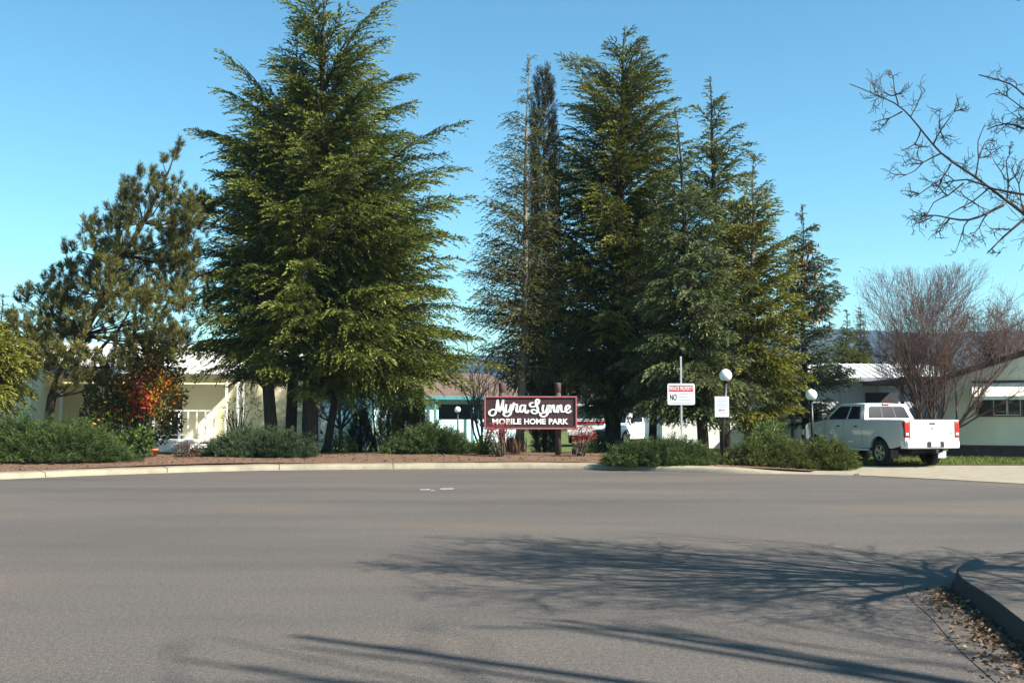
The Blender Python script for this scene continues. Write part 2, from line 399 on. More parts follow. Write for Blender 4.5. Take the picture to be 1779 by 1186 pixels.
# hills far off
def hill(name, Y, prof, depth):
    rows = []
    for k, (dy, s) in enumerate(((0, 0), (.15, .45), (.35, .8), (.6, 1.0), (1, .8))):
        row = []
        for i, (px, py) in enumerate(prof):
            yy = Y + depth * dy; z = max(0, ZW(py, Y + depth * .6)) * s
            row.append((XW(px, Y), yy, z - .5 + (random.uniform(-2, 2) if k else 0)))
        rows.append(row)
    return tag(MB().grid(rows).build(name, 'hill_wood'), kind='structure')
pr = []
for i in range(80):
    px = -1500 + i * 55
    y = 580 - 7 * math.sin(px * .004 + 1) - 4 * math.sin(px * .017) + 34 * sstep(1420, 1150, px)
    pr.append((px, y))
hill('hills', 1500, pr, 500)

# ------------------------------------------------------------------ conifers
def branch_template(L_, rng, droop=.24, comb=.38, tuft=.14, dens=1.0, wd=.038):
    ds = .15 / dens; n = max(4, int(L_ / ds)); Pp = []; D = []; Tn = []
    def axis(t): return np.array([L_ * t * (1 - .04 * t), wob * math.sin(t * 3 + ph) * L_, -droop * L_ * t ** 3])
    wob = .008; ph = rng.uniform(0, 6)
    for i in range(n):
        t = .10 + .9 * (i + rng.uniform(-.3, .3)) / n
        if t < .10: continue
        p0 = axis(min(t, 1))
        for side in (-1, 1):
            if rng.random() < .12: continue
            l = (min(1.45, .36 * L_ + .14)) * ((1 - t) ** .55 * min(1, t * 2.2 + .35)) * rng.uniform(.55, 1.15) + .08
            ang = R(rng.uniform(34, 62)); d = np.array([math.cos(ang), side * math.sin(ang) * .9, rng.uniform(-comb, .08)]); d /= np.linalg.norm(d)
            k = max(3, int(l / .029 * dens)); s = (np.arange(k) + rng.random(k)) / k
            pts = p0 + d * (s * l)[:, None]; pts[:, 2] -= .52 * l * s ** 2.4
            dd = np.tile(d, (k, 1)); dd[:, 2] -= .75 * s ** 2
            dd = nrm(dd + rng.normal(size=(k, 3)) * .30)
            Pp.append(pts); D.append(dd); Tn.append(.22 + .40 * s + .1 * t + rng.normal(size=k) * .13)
        k = 2; pts = np.tile(p0, (k, 1)); dd = np.array([1, 0, .15]) + rng.normal(size=(k, 3)) * .5
        Pp.append(pts); D.append(nrm(dd)); Tn.append(np.full(k, .35 + .3 * t))
    Pp = np.concatenate(Pp); D = np.concatenate(D); Tn = np.concatenate(Tn); k = len(Pp)
    V = diamonds(Pp, D, tuft * rng.uniform(.7, 1.25, k), wd * rng.uniform(.8, 1.3, k), rng)
    return V, np.clip(Tn, 0, 1)
LENS = [.5, 1.0, 1.7, 2.6, 3.7, 5.0, 6.6]
TPL = {}
def templates(style):
    if style not in TPL:
        kw = dict(deodar=dict(), sparse=dict(dens=.72, droop=.1, comb=.6, tuft=.13, wd=.032), fir=dict(droop=.02, comb=.12, tuft=.14, dens=.95), weep=dict(droop=.35, comb=.9))[style]
        rng = np.random.default_rng(hash(style) % 1000 if False else sum(map(ord, style)))
        TPL[style] = [[branch_template(l, rng, **kw) for _ in range(4)] for l in LENS]
    return TPL[style]
NB, WID = 1.45, 1.06
def conifer(name, label, base, axis_top, Y, prof, n, m, style='deodar', trunk_r=.25, bark='bark_dark', cat='conifer', seed=1, elev=(52, 24, -6), group=None,
            bare=None, flat=.85, lean_pts=None, tmean=0.0, limb=True, jit=.3, extra=None):
    rng = np.random.default_rng(seed); n = int(n * NB)
    bx = XW(base[0], Y); bz = gz(bx, Y) - .05
    tx, tz = XW(axis_top[0], Y), ZW(axis_top[1], Y)
    root = empty(name, (bx, Y, bz), 0, label, cat, group)
    pys = np.array([p[0] for p in prof], float); zs = np.array([ZW(p[0], Y) for p in prof]); S = F / Y / WID
    Ls = np.array([p[1] for p in prof]) / S; Rs = np.array([p[2] for p in prof]) / S
    o = np.argsort(zs); zs, Ls, Rs = zs[o], Ls[o], Rs[o]
    def ax(z):
        t = np.clip((z - bz) / (tz - bz), 0, 1); return bx + (tx - bx) * t
    zc0 = zs[0]; Ht = tz - zc0
    # sample tip heights weighted by radius
    zz = np.linspace(zs[0], zs[-1] - .05, 400); rr = (np.interp(zz, zs, Ls) + np.interp(zz, zs, Rs)) * .5
    wgt = .25 + rr; cdf = np.cumsum(wgt / wgt.sum())
    Vs, Ts = [], []; tb = MB()
    tpl = templates(style)
    for i in range(n):
        u = (i + rng.random()) / n; zt = np.interp(u, cdf, zz); lay = .62 + .05 * (zs[-1] - zt); zt = (math.floor(zt / lay) + .5 + rng.normal() * .17) * lay; az = i * 2.39996 + rng.normal() * .35; zt = min(max(zt + .25 * math.sin(az * 2 + seed), zs[0]), zs[-1] - .05)
        wr = (1 + math.cos(az)) / 2; fl = 1 - (1 - flat) * abs(math.sin(az))
        Rr = (np.interp(zt, zs, Ls) * (1 - wr) + np.interp(zt, zs, Rs) * wr) * fl * (rng.uniform(.5, .9) if rng.random() < .55 else rng.uniform(.86, 1.02))
        nz = math.sin(az * 2 + zt * 1.7 + seed) * math.sin(az * 3 - zt * 2.3 + seed * 2) + .6 * math.sin(az + zt * 3.1 + seed * 3)
        if nz < -.35 and rng.random() < .55: continue
        Rr *= min(1.03, 1 + .13 * nz)
        Rr = max(Rr, .22)
        h = (zt - zc0) / max(Ht, .1)
        e = np.interp(h, [0, .45, 1], [elev[2], elev[1], elev[0]]) + rng.normal() * 6
        er = R(e); z0 = zt - Rr * math.tan(er) * .75
        if bare is not None: z0 = max(z0, ZW(bare, Y))
        z0 = min(max(z0, bz + .3), tz - .1); er = math.atan2((zt - z0), Rr) + .20
        Lb = Rr / max(.35, math.cos(er)); ci = int(np.argmin([abs(math.log(Lb / l)) for l in LENS])); V, T = tpl[ci][rng.integers(4)]
        k = Lb / LENS[ci]; ce, se = math.cos(er), math.sin(er); ca, sa = math.cos(az), math.sin(az); ro = rng.normal() * .15
        X = V * k
        y2 = X[..., 1] * math.cos(ro) - X[..., 2] * math.sin(ro); z2 = X[..., 1] * math.sin(ro) + X[..., 2] * math.cos(ro)
        x3 = X[..., 0] * ce - z2 * se; z3 = X[..., 0] * se + z2 * ce
        W = np.stack([x3 * ca - y2 * sa + ax(z0) - bx, x3 * sa + y2 * ca, z3 + z0 - bz], -1)
        Vs.append(W); Ts.append(np.clip(T * 1.1 + rng.normal() * .13 + tmean, 0, 1))
        if limb:
            p = [Vector((ax(z0) - bx, 0, z0 - bz))]
            for t in (.35, .68, .88):
                lx = Lb * t; lz = -.21 * Lb * t ** 3
                p.append(Vector(((lx * ce - lz * se) * ca + ax(z0) - bx, (lx * ce - lz * se) * sa, lx * se + lz * ce + z0 - bz)))
            r0 = .010 + .011 * Lb; tb.tube(p, [r0, r0 * .65, r0 * .35, r0 * .1], 4, False)
    # leader
    k = 60; s = rng.random(k) * .9; pp = np.stack([np.full(k, 0.), np.zeros(k), tz - bz - s * .9], -1); pp[:, 0] = ax(pp[:, 2] + bz) - bx
    dd = rng.normal(size=(k, 3)) * .5 + np.array([0, 0, .6]); Vs.append(diamonds(pp, dd, .13 * rng.uniform(.7, 1.3, k), np.full(k, .04), rng)); Ts.append(np.full(k, .5))
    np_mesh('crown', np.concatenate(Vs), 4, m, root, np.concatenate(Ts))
    pts, rad = [], []
    for t in (0, .02, .06, .15, .3, .5, .7, .85, .95, 1):
        z = (tz - bz) * t; pts.append((ax(z + bz) - bx + (.05 * math.sin(t * 9 + seed) if 0 < t < 1 else 0), .04 * math.sin(t * 7 + seed), z)); rad.append(max(.012, trunk_r * (1 - t) ** .85 * (1.25 if t == 0 else 1)))
    tb.tube(pts, rad, 10)
    if extra: extra(tb, bz, bx)
    tb.build('trunk', bark, root, fix=False)
    return root
CG = 'tall evergreens growing in the planting bed'
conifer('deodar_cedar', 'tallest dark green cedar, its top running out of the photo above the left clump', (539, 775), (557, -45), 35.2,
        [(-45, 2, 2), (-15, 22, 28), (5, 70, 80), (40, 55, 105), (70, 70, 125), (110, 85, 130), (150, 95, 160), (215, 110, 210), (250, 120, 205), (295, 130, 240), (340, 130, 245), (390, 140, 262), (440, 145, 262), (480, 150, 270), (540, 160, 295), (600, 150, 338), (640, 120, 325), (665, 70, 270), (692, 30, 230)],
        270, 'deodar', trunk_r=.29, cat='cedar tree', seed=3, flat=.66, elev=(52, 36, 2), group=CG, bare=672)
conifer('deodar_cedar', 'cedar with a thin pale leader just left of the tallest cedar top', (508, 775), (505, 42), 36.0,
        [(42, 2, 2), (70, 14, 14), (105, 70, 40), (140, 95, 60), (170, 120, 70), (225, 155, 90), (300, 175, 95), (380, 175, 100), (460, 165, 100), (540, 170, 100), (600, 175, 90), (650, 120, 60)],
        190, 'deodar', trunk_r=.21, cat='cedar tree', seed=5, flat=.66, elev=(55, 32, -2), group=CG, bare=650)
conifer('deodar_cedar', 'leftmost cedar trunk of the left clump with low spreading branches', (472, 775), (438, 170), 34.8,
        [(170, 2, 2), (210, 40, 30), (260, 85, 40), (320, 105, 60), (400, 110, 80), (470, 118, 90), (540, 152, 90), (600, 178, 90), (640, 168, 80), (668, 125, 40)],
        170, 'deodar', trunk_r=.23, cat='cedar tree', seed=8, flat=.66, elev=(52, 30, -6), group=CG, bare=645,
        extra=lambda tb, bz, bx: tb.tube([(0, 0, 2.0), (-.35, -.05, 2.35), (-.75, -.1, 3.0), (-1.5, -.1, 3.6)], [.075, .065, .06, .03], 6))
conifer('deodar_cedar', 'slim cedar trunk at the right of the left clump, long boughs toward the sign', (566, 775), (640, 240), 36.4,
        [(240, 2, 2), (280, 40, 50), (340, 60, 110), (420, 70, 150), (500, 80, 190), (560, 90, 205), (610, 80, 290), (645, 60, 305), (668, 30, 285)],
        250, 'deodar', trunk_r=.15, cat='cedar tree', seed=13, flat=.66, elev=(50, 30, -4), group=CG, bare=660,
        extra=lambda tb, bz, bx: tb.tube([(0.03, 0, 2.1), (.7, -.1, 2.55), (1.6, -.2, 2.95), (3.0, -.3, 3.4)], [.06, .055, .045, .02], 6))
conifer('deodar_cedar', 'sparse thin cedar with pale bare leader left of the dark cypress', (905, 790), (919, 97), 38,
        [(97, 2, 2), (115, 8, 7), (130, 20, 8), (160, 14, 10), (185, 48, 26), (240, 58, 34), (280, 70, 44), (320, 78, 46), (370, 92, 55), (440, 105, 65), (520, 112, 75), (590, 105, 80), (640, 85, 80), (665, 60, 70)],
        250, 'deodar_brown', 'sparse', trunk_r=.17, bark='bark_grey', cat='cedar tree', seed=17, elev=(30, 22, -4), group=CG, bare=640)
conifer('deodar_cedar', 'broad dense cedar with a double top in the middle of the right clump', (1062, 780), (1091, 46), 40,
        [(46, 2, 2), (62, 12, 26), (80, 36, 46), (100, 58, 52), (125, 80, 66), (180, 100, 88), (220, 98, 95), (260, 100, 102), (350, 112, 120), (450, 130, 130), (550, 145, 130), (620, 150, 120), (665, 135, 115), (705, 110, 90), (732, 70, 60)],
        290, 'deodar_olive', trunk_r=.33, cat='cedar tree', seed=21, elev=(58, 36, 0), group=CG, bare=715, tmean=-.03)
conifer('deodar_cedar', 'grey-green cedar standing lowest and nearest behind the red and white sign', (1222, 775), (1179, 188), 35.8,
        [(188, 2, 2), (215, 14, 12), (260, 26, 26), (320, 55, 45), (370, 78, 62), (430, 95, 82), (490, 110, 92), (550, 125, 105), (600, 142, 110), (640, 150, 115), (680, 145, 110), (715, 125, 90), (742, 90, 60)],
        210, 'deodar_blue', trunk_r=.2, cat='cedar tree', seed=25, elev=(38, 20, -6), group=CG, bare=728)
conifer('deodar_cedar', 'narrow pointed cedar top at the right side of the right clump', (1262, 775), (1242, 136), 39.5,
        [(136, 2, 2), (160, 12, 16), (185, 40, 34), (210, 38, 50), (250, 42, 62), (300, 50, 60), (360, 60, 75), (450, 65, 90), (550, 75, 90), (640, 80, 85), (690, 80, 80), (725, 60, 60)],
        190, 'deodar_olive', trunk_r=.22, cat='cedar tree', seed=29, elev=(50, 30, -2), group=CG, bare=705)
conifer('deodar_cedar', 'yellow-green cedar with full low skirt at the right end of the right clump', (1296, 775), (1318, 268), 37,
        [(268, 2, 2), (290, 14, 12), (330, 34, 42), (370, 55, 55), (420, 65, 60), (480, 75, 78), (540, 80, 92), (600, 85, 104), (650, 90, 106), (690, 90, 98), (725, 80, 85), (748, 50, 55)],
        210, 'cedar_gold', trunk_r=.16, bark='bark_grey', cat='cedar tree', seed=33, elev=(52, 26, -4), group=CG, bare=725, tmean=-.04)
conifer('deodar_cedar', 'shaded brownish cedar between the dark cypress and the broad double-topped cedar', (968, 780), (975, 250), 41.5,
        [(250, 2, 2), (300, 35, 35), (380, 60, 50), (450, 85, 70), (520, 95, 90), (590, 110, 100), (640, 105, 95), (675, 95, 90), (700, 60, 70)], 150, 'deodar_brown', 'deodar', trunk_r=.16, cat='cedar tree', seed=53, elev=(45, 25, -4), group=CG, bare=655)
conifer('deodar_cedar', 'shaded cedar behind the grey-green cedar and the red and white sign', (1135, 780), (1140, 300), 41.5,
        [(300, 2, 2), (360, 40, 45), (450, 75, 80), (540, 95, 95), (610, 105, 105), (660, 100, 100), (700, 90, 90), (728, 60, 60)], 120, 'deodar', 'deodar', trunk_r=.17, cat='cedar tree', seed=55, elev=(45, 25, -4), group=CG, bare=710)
# fir with brown cones
fr = conifer('fir_tree', 'small blue-green fir hung with brown cones near the truck', (1398, 785), (1400, 358), 40.5,
        [(358, 2, 2), (385, 8, 9), (398, 20, 26), (420, 18, 20), (432, 32, 42), (470, 36, 56), (515, 46, 84), (545, 46, 56), (580, 50, 60), (640, 56, 78), (690, 66, 96), (730, 60, 50), (745, 40, 30)],
        210, 'fir_blue', 'fir', trunk_r=.16, cat='fir tree', seed=37, elev=(28, 14, 2), bare=735)
rng = np.random.default_rng(5); k = 330
zt = np.array([ZW(p, 40.5) for p in rng.uniform(425, 560, k)]) - fr.location.z; az = rng.uniform(0, 6.28, k); rr = rng.uniform(.15, 1.0, k) * np.interp(zt, [ZW(560, 40.5), ZW(425, 40.5)], [1.15, .7])
pp = np.stack([rr * np.cos(az), rr * np.sin(az), zt], -1)
V = np.concatenate([diamonds(pp + rng.normal(size=pp.shape) * .02, np.tile([0, 0, -1.], (k, 1)) + rng.normal(size=(k, 3)) * .25, rng.uniform(.13, .22, k), rng.uniform(.06, .09, k), rng) for _ in range(3)])
np_mesh('cones', V, 4, 'cone_brown', fr, rng.random(3 * k))
conifer('fir_tree', 'distant slim conifer poking above the white roof beside the bare tree', (1500, 715), (1499, 533), 88, [(533, 1, 1), (545, 9, 9), (560, 5, 6), (590, 14, 14), (640, 24, 24), (690, 30, 30)], 260, 'fir_blue', 'fir', trunk_r=.2, cat='fir tree', seed=41, elev=(25, 10, 0), flat=1)
conifer('fir_tree', 'distant conifer between the cone-bearing fir and the slim conifer', (1470, 715), (1475, 538), 80, [(538, 1, 1), (565, 8, 8), (600, 22, 20), (640, 36, 48), (690, 44, 55)], 260, 'deodar_olive', 'fir', trunk_r=.2, cat='fir tree', seed=43, elev=(30, 14, 0), flat=1)
conifer('golden_conifer', 'golden-green conifer cut by the left edge of the photo', (-38, 790), (-30, 528), 31.3, [(528, 2, 2), (560, 40, 55), (600, 55, 84), (640, 60, 100), (670, 60, 100), (695, 55, 92), (715, 40, 70)], 120, 'cedar_gold', 'weep', trunk_r=.15, cat='conifer', seed=47, elev=(45, 15, -10))
conifer('dark_conifer', 'dark pointed conifer tip behind the golden one at the left edge', (-6, 760), (-2, 512), 46, [(512, 1, 1), (540, 12, 12), (600, 30, 30), (700, 40, 40)], 80, 'fir_blue', 'fir', trunk_r=.15, cat='conifer', seed=49, elev=(40, 20, 0))

# ------------------------------------------------------------------ columns, shrubs
def spray(rng, l=.42, n=60, tl=.085, tw=.017):
    s = rng.random(n); p = np.zeros((n, 3)); p[:, 2] = s * l; p[:, :2] = rng.normal(size=(n, 2)) * .03 * (.4 + s[:, None])
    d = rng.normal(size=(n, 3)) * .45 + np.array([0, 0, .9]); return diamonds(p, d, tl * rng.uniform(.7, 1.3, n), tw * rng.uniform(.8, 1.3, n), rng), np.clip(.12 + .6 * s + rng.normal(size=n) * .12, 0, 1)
_r = np.random.default_rng(77); SPR = [spray(_r) for _ in range(8)]
def orient(V, d, p, k, rng):
    d = nrm(d); a = nrm(np.cross(d, rng.normal(size=3))); b = np.cross(d, a)
    return (V[..., 0:1] * a + V[..., 1:2] * b + V[..., 2:3] * d) * k + p
def spray_set(P0, D0, K0, rng, tj=.1):
    Vs, Ts = [], []
    for p, d, k in zip(P0, D0, K0):
        V, T = SPR[rng.integers(8)]; Vs.append(orient(V, d, p, k, rng)); Ts.append(np.clip(T + rng.normal() * tj, 0, 1))
    return np.concatenate(Vs), np.concatenate(Ts)
def column(name, label, px, Y, prof, n, m, cat, seed, k=1.0, group=None, base_py=None, split=False):
    rng = np.random.default_rng(seed); bx = XW(px, Y); bz = gz(bx, Y) - .03
    root = empty(name, (bx, Y, bz), 0, label, cat, group)
    zs = np.array([ZW(p[0], Y) - bz for p in prof])[::-1]; rs = np.array([p[1] for p in prof])[::-1] * Y / F
    zz = np.linspace(zs[0], zs[-1], 200); rr = np.interp(zz, zs, rs); cdf = np.cumsum((rr + .05) / (rr + .05).sum())
    z = np.interp(rng.random(n), cdf, zz); az = rng.uniform(0, 6.283, n)
    lump = 1 + .14 * np.sin(az * 3 + z * 2.1) * np.sin(z * 3.3 + az * 2)
    r = np.interp(z, zs, rs) * np.sqrt(rng.uniform(.25, 1.0, n)) * lump
    P0 = np.stack([r * np.cos(az), r * np.sin(az), z - .2 * k], -1); D0 = np.stack([np.cos(az) * .42, np.sin(az) * .42, np.ones(n)], -1) + rng.normal(size=(n, 3)) * .16
    V, T = spray_set(P0, D0, k * rng.uniform(.7, 1.2, n), rng); np_mesh('crown', V, 4, m, root, T)
    MB().tube([(0, 0, 0), (0, 0, zs[-1] * .5), (0, 0, zs[-1] * .9)], [.09, .06, .015], 7).build('trunk', 'bark_dark', root)
    return root
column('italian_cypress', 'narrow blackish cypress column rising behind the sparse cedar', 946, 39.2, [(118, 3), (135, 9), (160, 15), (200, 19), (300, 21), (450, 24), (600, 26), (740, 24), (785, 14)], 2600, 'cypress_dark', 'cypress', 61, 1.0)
AG = 'small cone-shaped arborvitae'
for i, (px, top, hw, Y, lb) in enumerate(((675, 664, 20, 40.0, 'left and widest of three cone-shaped arborvitae'), (700, 674, 17, 41.2, 'middle arborvitae cone, overlapping the left one'), (727, 676, 15, 40.4, 'right arborvitae cone, standing slightly apart'))):
    column('arborvitae', lb, px, Y, [(top, 2), (top + 12, 5), (top + 35, hw * .55), (top + 70, hw), (top + 95, hw * 1.05), (778, hw * .8)], 900, 'arborvitae', 'arborvitae', 64 + i, .62, AG)
def juniper(label, px, Y, top_py, w, d, m, n, seed, lean=(.15, 0), z0=None, name='juniper_bush', cat='juniper', k=.78, lobes=2):
    rng = np.random.default_rng(seed); n = int(n * 1.5); bx = XW(px, Y); bz = (gz(bx, Y) if z0 is None else z0); h = ZW(top_py, Y) - bz
    root = empty(name, (bx, Y, bz), 0, label, cat, 'low junipers along the kerb' if cat == 'juniper' else None)
    az = rng.uniform(0, 6.283, n); u = rng.uniform(-.15, 1, n); cz = np.maximum(u, 0); cr = np.sqrt(1 - cz ** 2)
    lump = 1 + .13 * np.sin(az * 2 + seed) + .11 * np.sin(az * 5 + seed * 2 + cz * 4)
    dirn = np.stack([cr * np.cos(az), cr * np.sin(az), cz], -1); q = rng.uniform(.35, .97, n) ** .6 * lump
    P0 = dirn * np.array([w / 2, d / 2, h])[None, :] * q[:, None]; P0[:, 2] = np.maximum(P0[:, 2] - .26 * k, .0)
    P0[:, :2] *= .93
    D0 = dirn * np.array([1, 1, .5]) + np.array([lean[0], lean[1], .55]) + rng.normal(size=(n, 3)) * .28
    V, T = spray_set(P0, D0, k * rng.uniform(.65, 1.25, n), rng, .13); V[..., 2] = np.maximum(V[..., 2], .01); np_mesh('foliage', V, 4, m, root, T)
    st = MB()
    for i in range(14):
        a = rng.uniform(0, 6.28); st.tube([(0, 0, 0), (math.cos(a) * w * .16, math.sin(a) * d * .16, h * .22), (math.cos(a) * w * .34, math.sin(a) * d * .34, h * .5)], [.035, .025, .01], 5)
    st.build('stems', 'bark_dark', root); return root
juniper('long dark green juniper at the left edge of the bed', 60, 29.4, 729, 5.4, 2.6, 'juniper', 2600, 101, (.25, -.1))
juniper('blue-green juniper mound beneath the left cedar trunks', 451, 32.6, 746, 3.5, 1.9, 'juniper_blue', 1600, 103, (.1, -.1))
juniper('shaded dark juniper mound left of the brown sign', 746, 35.4, 738, 3.5, 2.0, 'juniper', 1600, 105, (.3, -.05))
juniper('wide green juniper under the red and white sign', 1150, 30.6, 763, 3.55, 1.9, 'juniper', 1700, 107, (.2, -.1), z0=.12)
juniper('olive juniper right of the lamp with the notice', 1336, 30.4, 760, 2.3, 1.8, 'juniper_olive', 1350, 109, (.1, -.1), z0=.08)
juniper('rounded olive juniper nearest to the pickup truck', 1432, 30.6, 765, 1.6, 1.6, 'juniper_olive', 1050, 111, (.15, -.1), z0=.03)
def leafbush(name, label, px, Y, blobs, leaf, n, m, cat, seed, stems=8, tfun=None, z0=None, lw=.5, up=.3, bark='bark_dark'):
    """blobs: (px, py, rpx) ; leaves fill these"""
    rng = np.random.default_rng(seed); bx = XW(px, Y); bz = gz(bx, Y) if z0 is None else z0; root = empty(name, (bx, Y, bz), 0, label, cat)
    c = np.array([[XW(b[0], Y) - bx, 0, ZW(b[1], Y) - bz] for b in blobs]); r = np.array([b[2] for b in blobs]) * Y / F; c[:, 1] = rng.normal(size=len(c)) * r * .5
    pick = rng.choice(len(blobs), n, p=r ** 2 / (r ** 2).sum()); dv = nrm(rng.normal(size=(n, 3))); q = rng.uniform(.2, 1, n) ** .5
    p = c[pick] + dv * (r[pick] * q)[:, None]; p[:, 2] = np.maximum(p[:, 2], .04); d = dv + rng.normal(size=(n, 3)) * .6 + np.array([0, 0, up])
    cl = np.sin(p[:, 0] * 5.1 + seed) * np.sin(p[:, 2] * 4.3 + 1) * np.sin(p[:, 1] * 4.7 + 2)
    t = np.clip((tfun(p, rng) if tfun else .45) + cl * .3 + rng.normal(size=n) * .16, 0, 1)
    ln = leaf * rng.uniform(.7, 1.3, n); np_mesh('foliage', diamonds(p, d, ln, ln * lw, rng), 4, m, root, t)
    st = MB()
    for i in range(stems):
        e = c[i % len(c)] + rng.normal(size=3) * .15; s0 = rng.normal(size=2) * .08; st.tube([(s0[0], s0[1], -.03), (s0[0] + e[0] * .4, s0[1] + e[1] * .3, max(.1, e[2] * .5)), tuple(np.maximum(e, [-9, -9, .15]))], [.03, .02, .008], 5)
    st.build('stems', bark, root); return root
def tphot(p, rng):
    # red in the middle height on the left, orange to the right, green elsewhere
    z = p[:, 2]; x = p[:, 0]; return .27 + .46 * np.exp(-((z - 2.0) / .95) ** 2 - ((x - .3) / 1.0) ** 2) + .2 * np.exp(-((z - 1.45) / .25) ** 2 - ((x + .15) / .45) ** 2)
leafbush('photinia', 'tall shrub with red, orange and green leaves in front of the porch', 245, 34.5, [(255, 620, 42), (285, 640, 40), (250, 665, 48), (290, 690, 38), (215, 700, 44), (180, 690, 38), (255, 735, 42), (205, 745, 40), (160, 720, 34), (300, 735, 20), (275, 600, 30)], .13, 11000, 'photinia_leaf', 'shrub', 121, 14, tphot)
leafbush('rhododendron', 'low glossy green shrub at the foot of the red-leaved shrub', 236, 31.8, [(225, 768, 20), (248, 762, 22), (240, 778, 20), (256, 778, 12)], .13, 700, 'leaf_green', 'shrub', 123, 6, lambda p, r: .35)
leafbush('dry_shrub', 'low brown dry shrub beside the porch steps', 333, 32.6, [(320, 782, 14), (340, 780, 16), (350, 784, 12)], .05, 1500, 'leaf_bronze', 'shrub', 125, 6)
leafbush('lime_shrub', 'yellow-green shrub below the picket fence', 585, 37.5, [(575, 768, 16), (592, 762, 15), (602, 770, 14), (588, 776, 14)], .07, 1500, 'leaf_lime', 'shrub', 127, 6)
leafbush('euonymus', 'bright green feathery shrub at the left foot of the brown sign', 842, 34.2, [(830, 775, 14), (848, 768, 15), (856, 780, 13), (838, 784, 12)], .075, 2000, 'leaf_lime', 'shrub', 129, 6, lambda p, r: .3, lw=.25, up=.9)
NG = 'red heavenly bamboo beside the sign'
for px, lb, sd, bl in ((866, 'red-leaved nandina under the left end of the brown sign', 131, [(862, 745, 13), (880, 742, 12), (850, 752, 10), (872, 756, 11)]), (1008, 'red-leaved nandina under the right end of the brown sign', 133, [(1000, 752, 11), (1018, 748, 12), (1010, 762, 10), (1028, 756, 8)])):
    o = leafbush('nandina', lb, px, 33.0, bl, .07, 800, 'nandina_leaf', 'shrub', sd, 12, lw=.3, bark='twig_brown'); o['group'] = NG
leafbush('rose_bush', 'thin leggy bush with few leaves before the sunlit cream wall', 412, 35.5, [(400, 705, 16), (425, 695, 22), (440, 712, 18), (415, 728, 22), (395, 725, 14)], .085, 260, 'leaf_green', 'shrub', 135, 16, bark='twig_brown')
leafbush('laurel_bush', 'loose green shrub between the yellow-green cedar and its juniper', 1335, 33.2, [(1320, 748, 16), (1342, 744, 18), (1355, 754, 12), (1328, 758, 14)], .09, 900, 'leaf_green', 'shrub', 137, 6, lambda p, r: .55)
column('dwarf_conifer', 'small dark conical conifer in the shade before the blue house', 626, 41, [(708, 2), (725, 10), (745, 18), (765, 22), (785, 20)], 420, 'cypress_dark', 'conifer', 139, .8)
leafbush('shade_bush', 'dark low bush between the brown sign and the wide juniper', 1032, 35.5, [(1025, 775, 14), (1040, 768, 15), (1018, 782, 10), (1050, 780, 10)], .07, 1200, 'leaf_green', 'shrub', 141, 6, lambda p, r: .2)
# ornamental grass clump beneath the sign
rng = np.random.default_rng(9); gb = G(893, 790, .28); k = 260
p = np.stack([rng.normal(size=k) * .16, rng.normal(size=k) * .1, np.zeros(k)], -1); d = rng.normal(size=(k, 3)) * .16 + np.array([0, 0, 1.])
gr_root = empty('reed_clump', (XW(893, 33.8), 33.8, gz(0, 33.8)), 0, 'clump of upright pale canes under the brown sign board', 'plant')
np_mesh('blades', diamonds(p, d, rng.uniform(.45, .85, k), np.full(k, .035), rng), 4, 'leaf_bronze', gr_root, rng.random(k))
leafbush('cane_shrub', 'upright tan stems under the right post of the brown sign', 1003, 34.2, [(1003, 778, 9), (1000, 770, 8)], .09, 60, 'leaf_bronze', 'shrub', 143, 14, bark='twig_brown')

# ------------------------------------------------------------------ bare trees
def grow(tb, p, d, L_, r, lev, rng, P_, allow=None, up=.06):
    n = P_['seg']; pts = [p.copy()]; rad = [r]; q = p.copy(); dd = d.copy()
    for i in range(n):
        j = P_['wig'] * (1 + .3 * (P_['max'] - lev))
        dd = (dd + Vector((rng.gauss(0, j), rng.gauss(0, j), rng.gauss(0, j) + up))).normalized()
        q2 = q + dd * (L_ / n)
        if allow and not allow(q2): break
        q = q2; pts.append(q.copy()); rad.append(r * (1 - (i + 1) / n * P_['tap']))
        if lev > 0 and i >= P_['first']:
            kids = P_['kids'][lev]
            for _ in range(int(kids + rng.random())):
                a = rng.uniform(*P_['ang']); az = rng.uniform(0, 6.283)
                sd = dd.orthogonal().normalized(); sd.rotate(Matrix.Rotation(az, 3, dd))
                nd = (dd * math.cos(a) + sd * math.sin(a)).normalized()
                grow(tb, q, nd, L_ * rng.uniform(*P_['len']), max(P_['rmin'], rad[-1] * rng.uniform(.45, .7)), lev - 1, rng, P_, allow, up)
    if len(pts) > 1: tb.tube(pts, [max(x, P_['rmin'] * .7) for x in rad], 6 if r > .03 else (4 if r > .012 else 3), False)
# near tree on the right corner
rg = random.Random(4)
TB = Vector((6.7, 8.9, .17)); root = empty('bare_tree', TB, 0, 'leafless tree on the near right corner reaching in from the right edge', 'bare tree')
tb = MB()
def allow(p):
    q = p + TB; lim = 880 if q.z < EYE + .401 * q.y else 100
    if q.y < .5: return True
    px = CX + F * q.x / q.y; py = HZ - F * (q.z - EYE) / q.y
    sh = q - SD * (q.z / SD.z); spx, spy = CX + F * sh.x / sh.y, HZ + F * EYE / sh.y
    if spx < 620 + abs(spy - 985) * 2 or spy < 915: return False
    return px > 1800 or py < -12
PP = dict(seg=5, wig=.10, tap=.62, first=0, kids=[0, 1, 1, 1, 1], ang=(R(22), R(55)), len=(.45, .72), rmin=.005, max=4)
tb.tube([(0, 0, -.05), (.02, 0, .4), (0, .03, 1.4), (.05, 0, 2.3)], [.2, .15, .13, .115], 12)
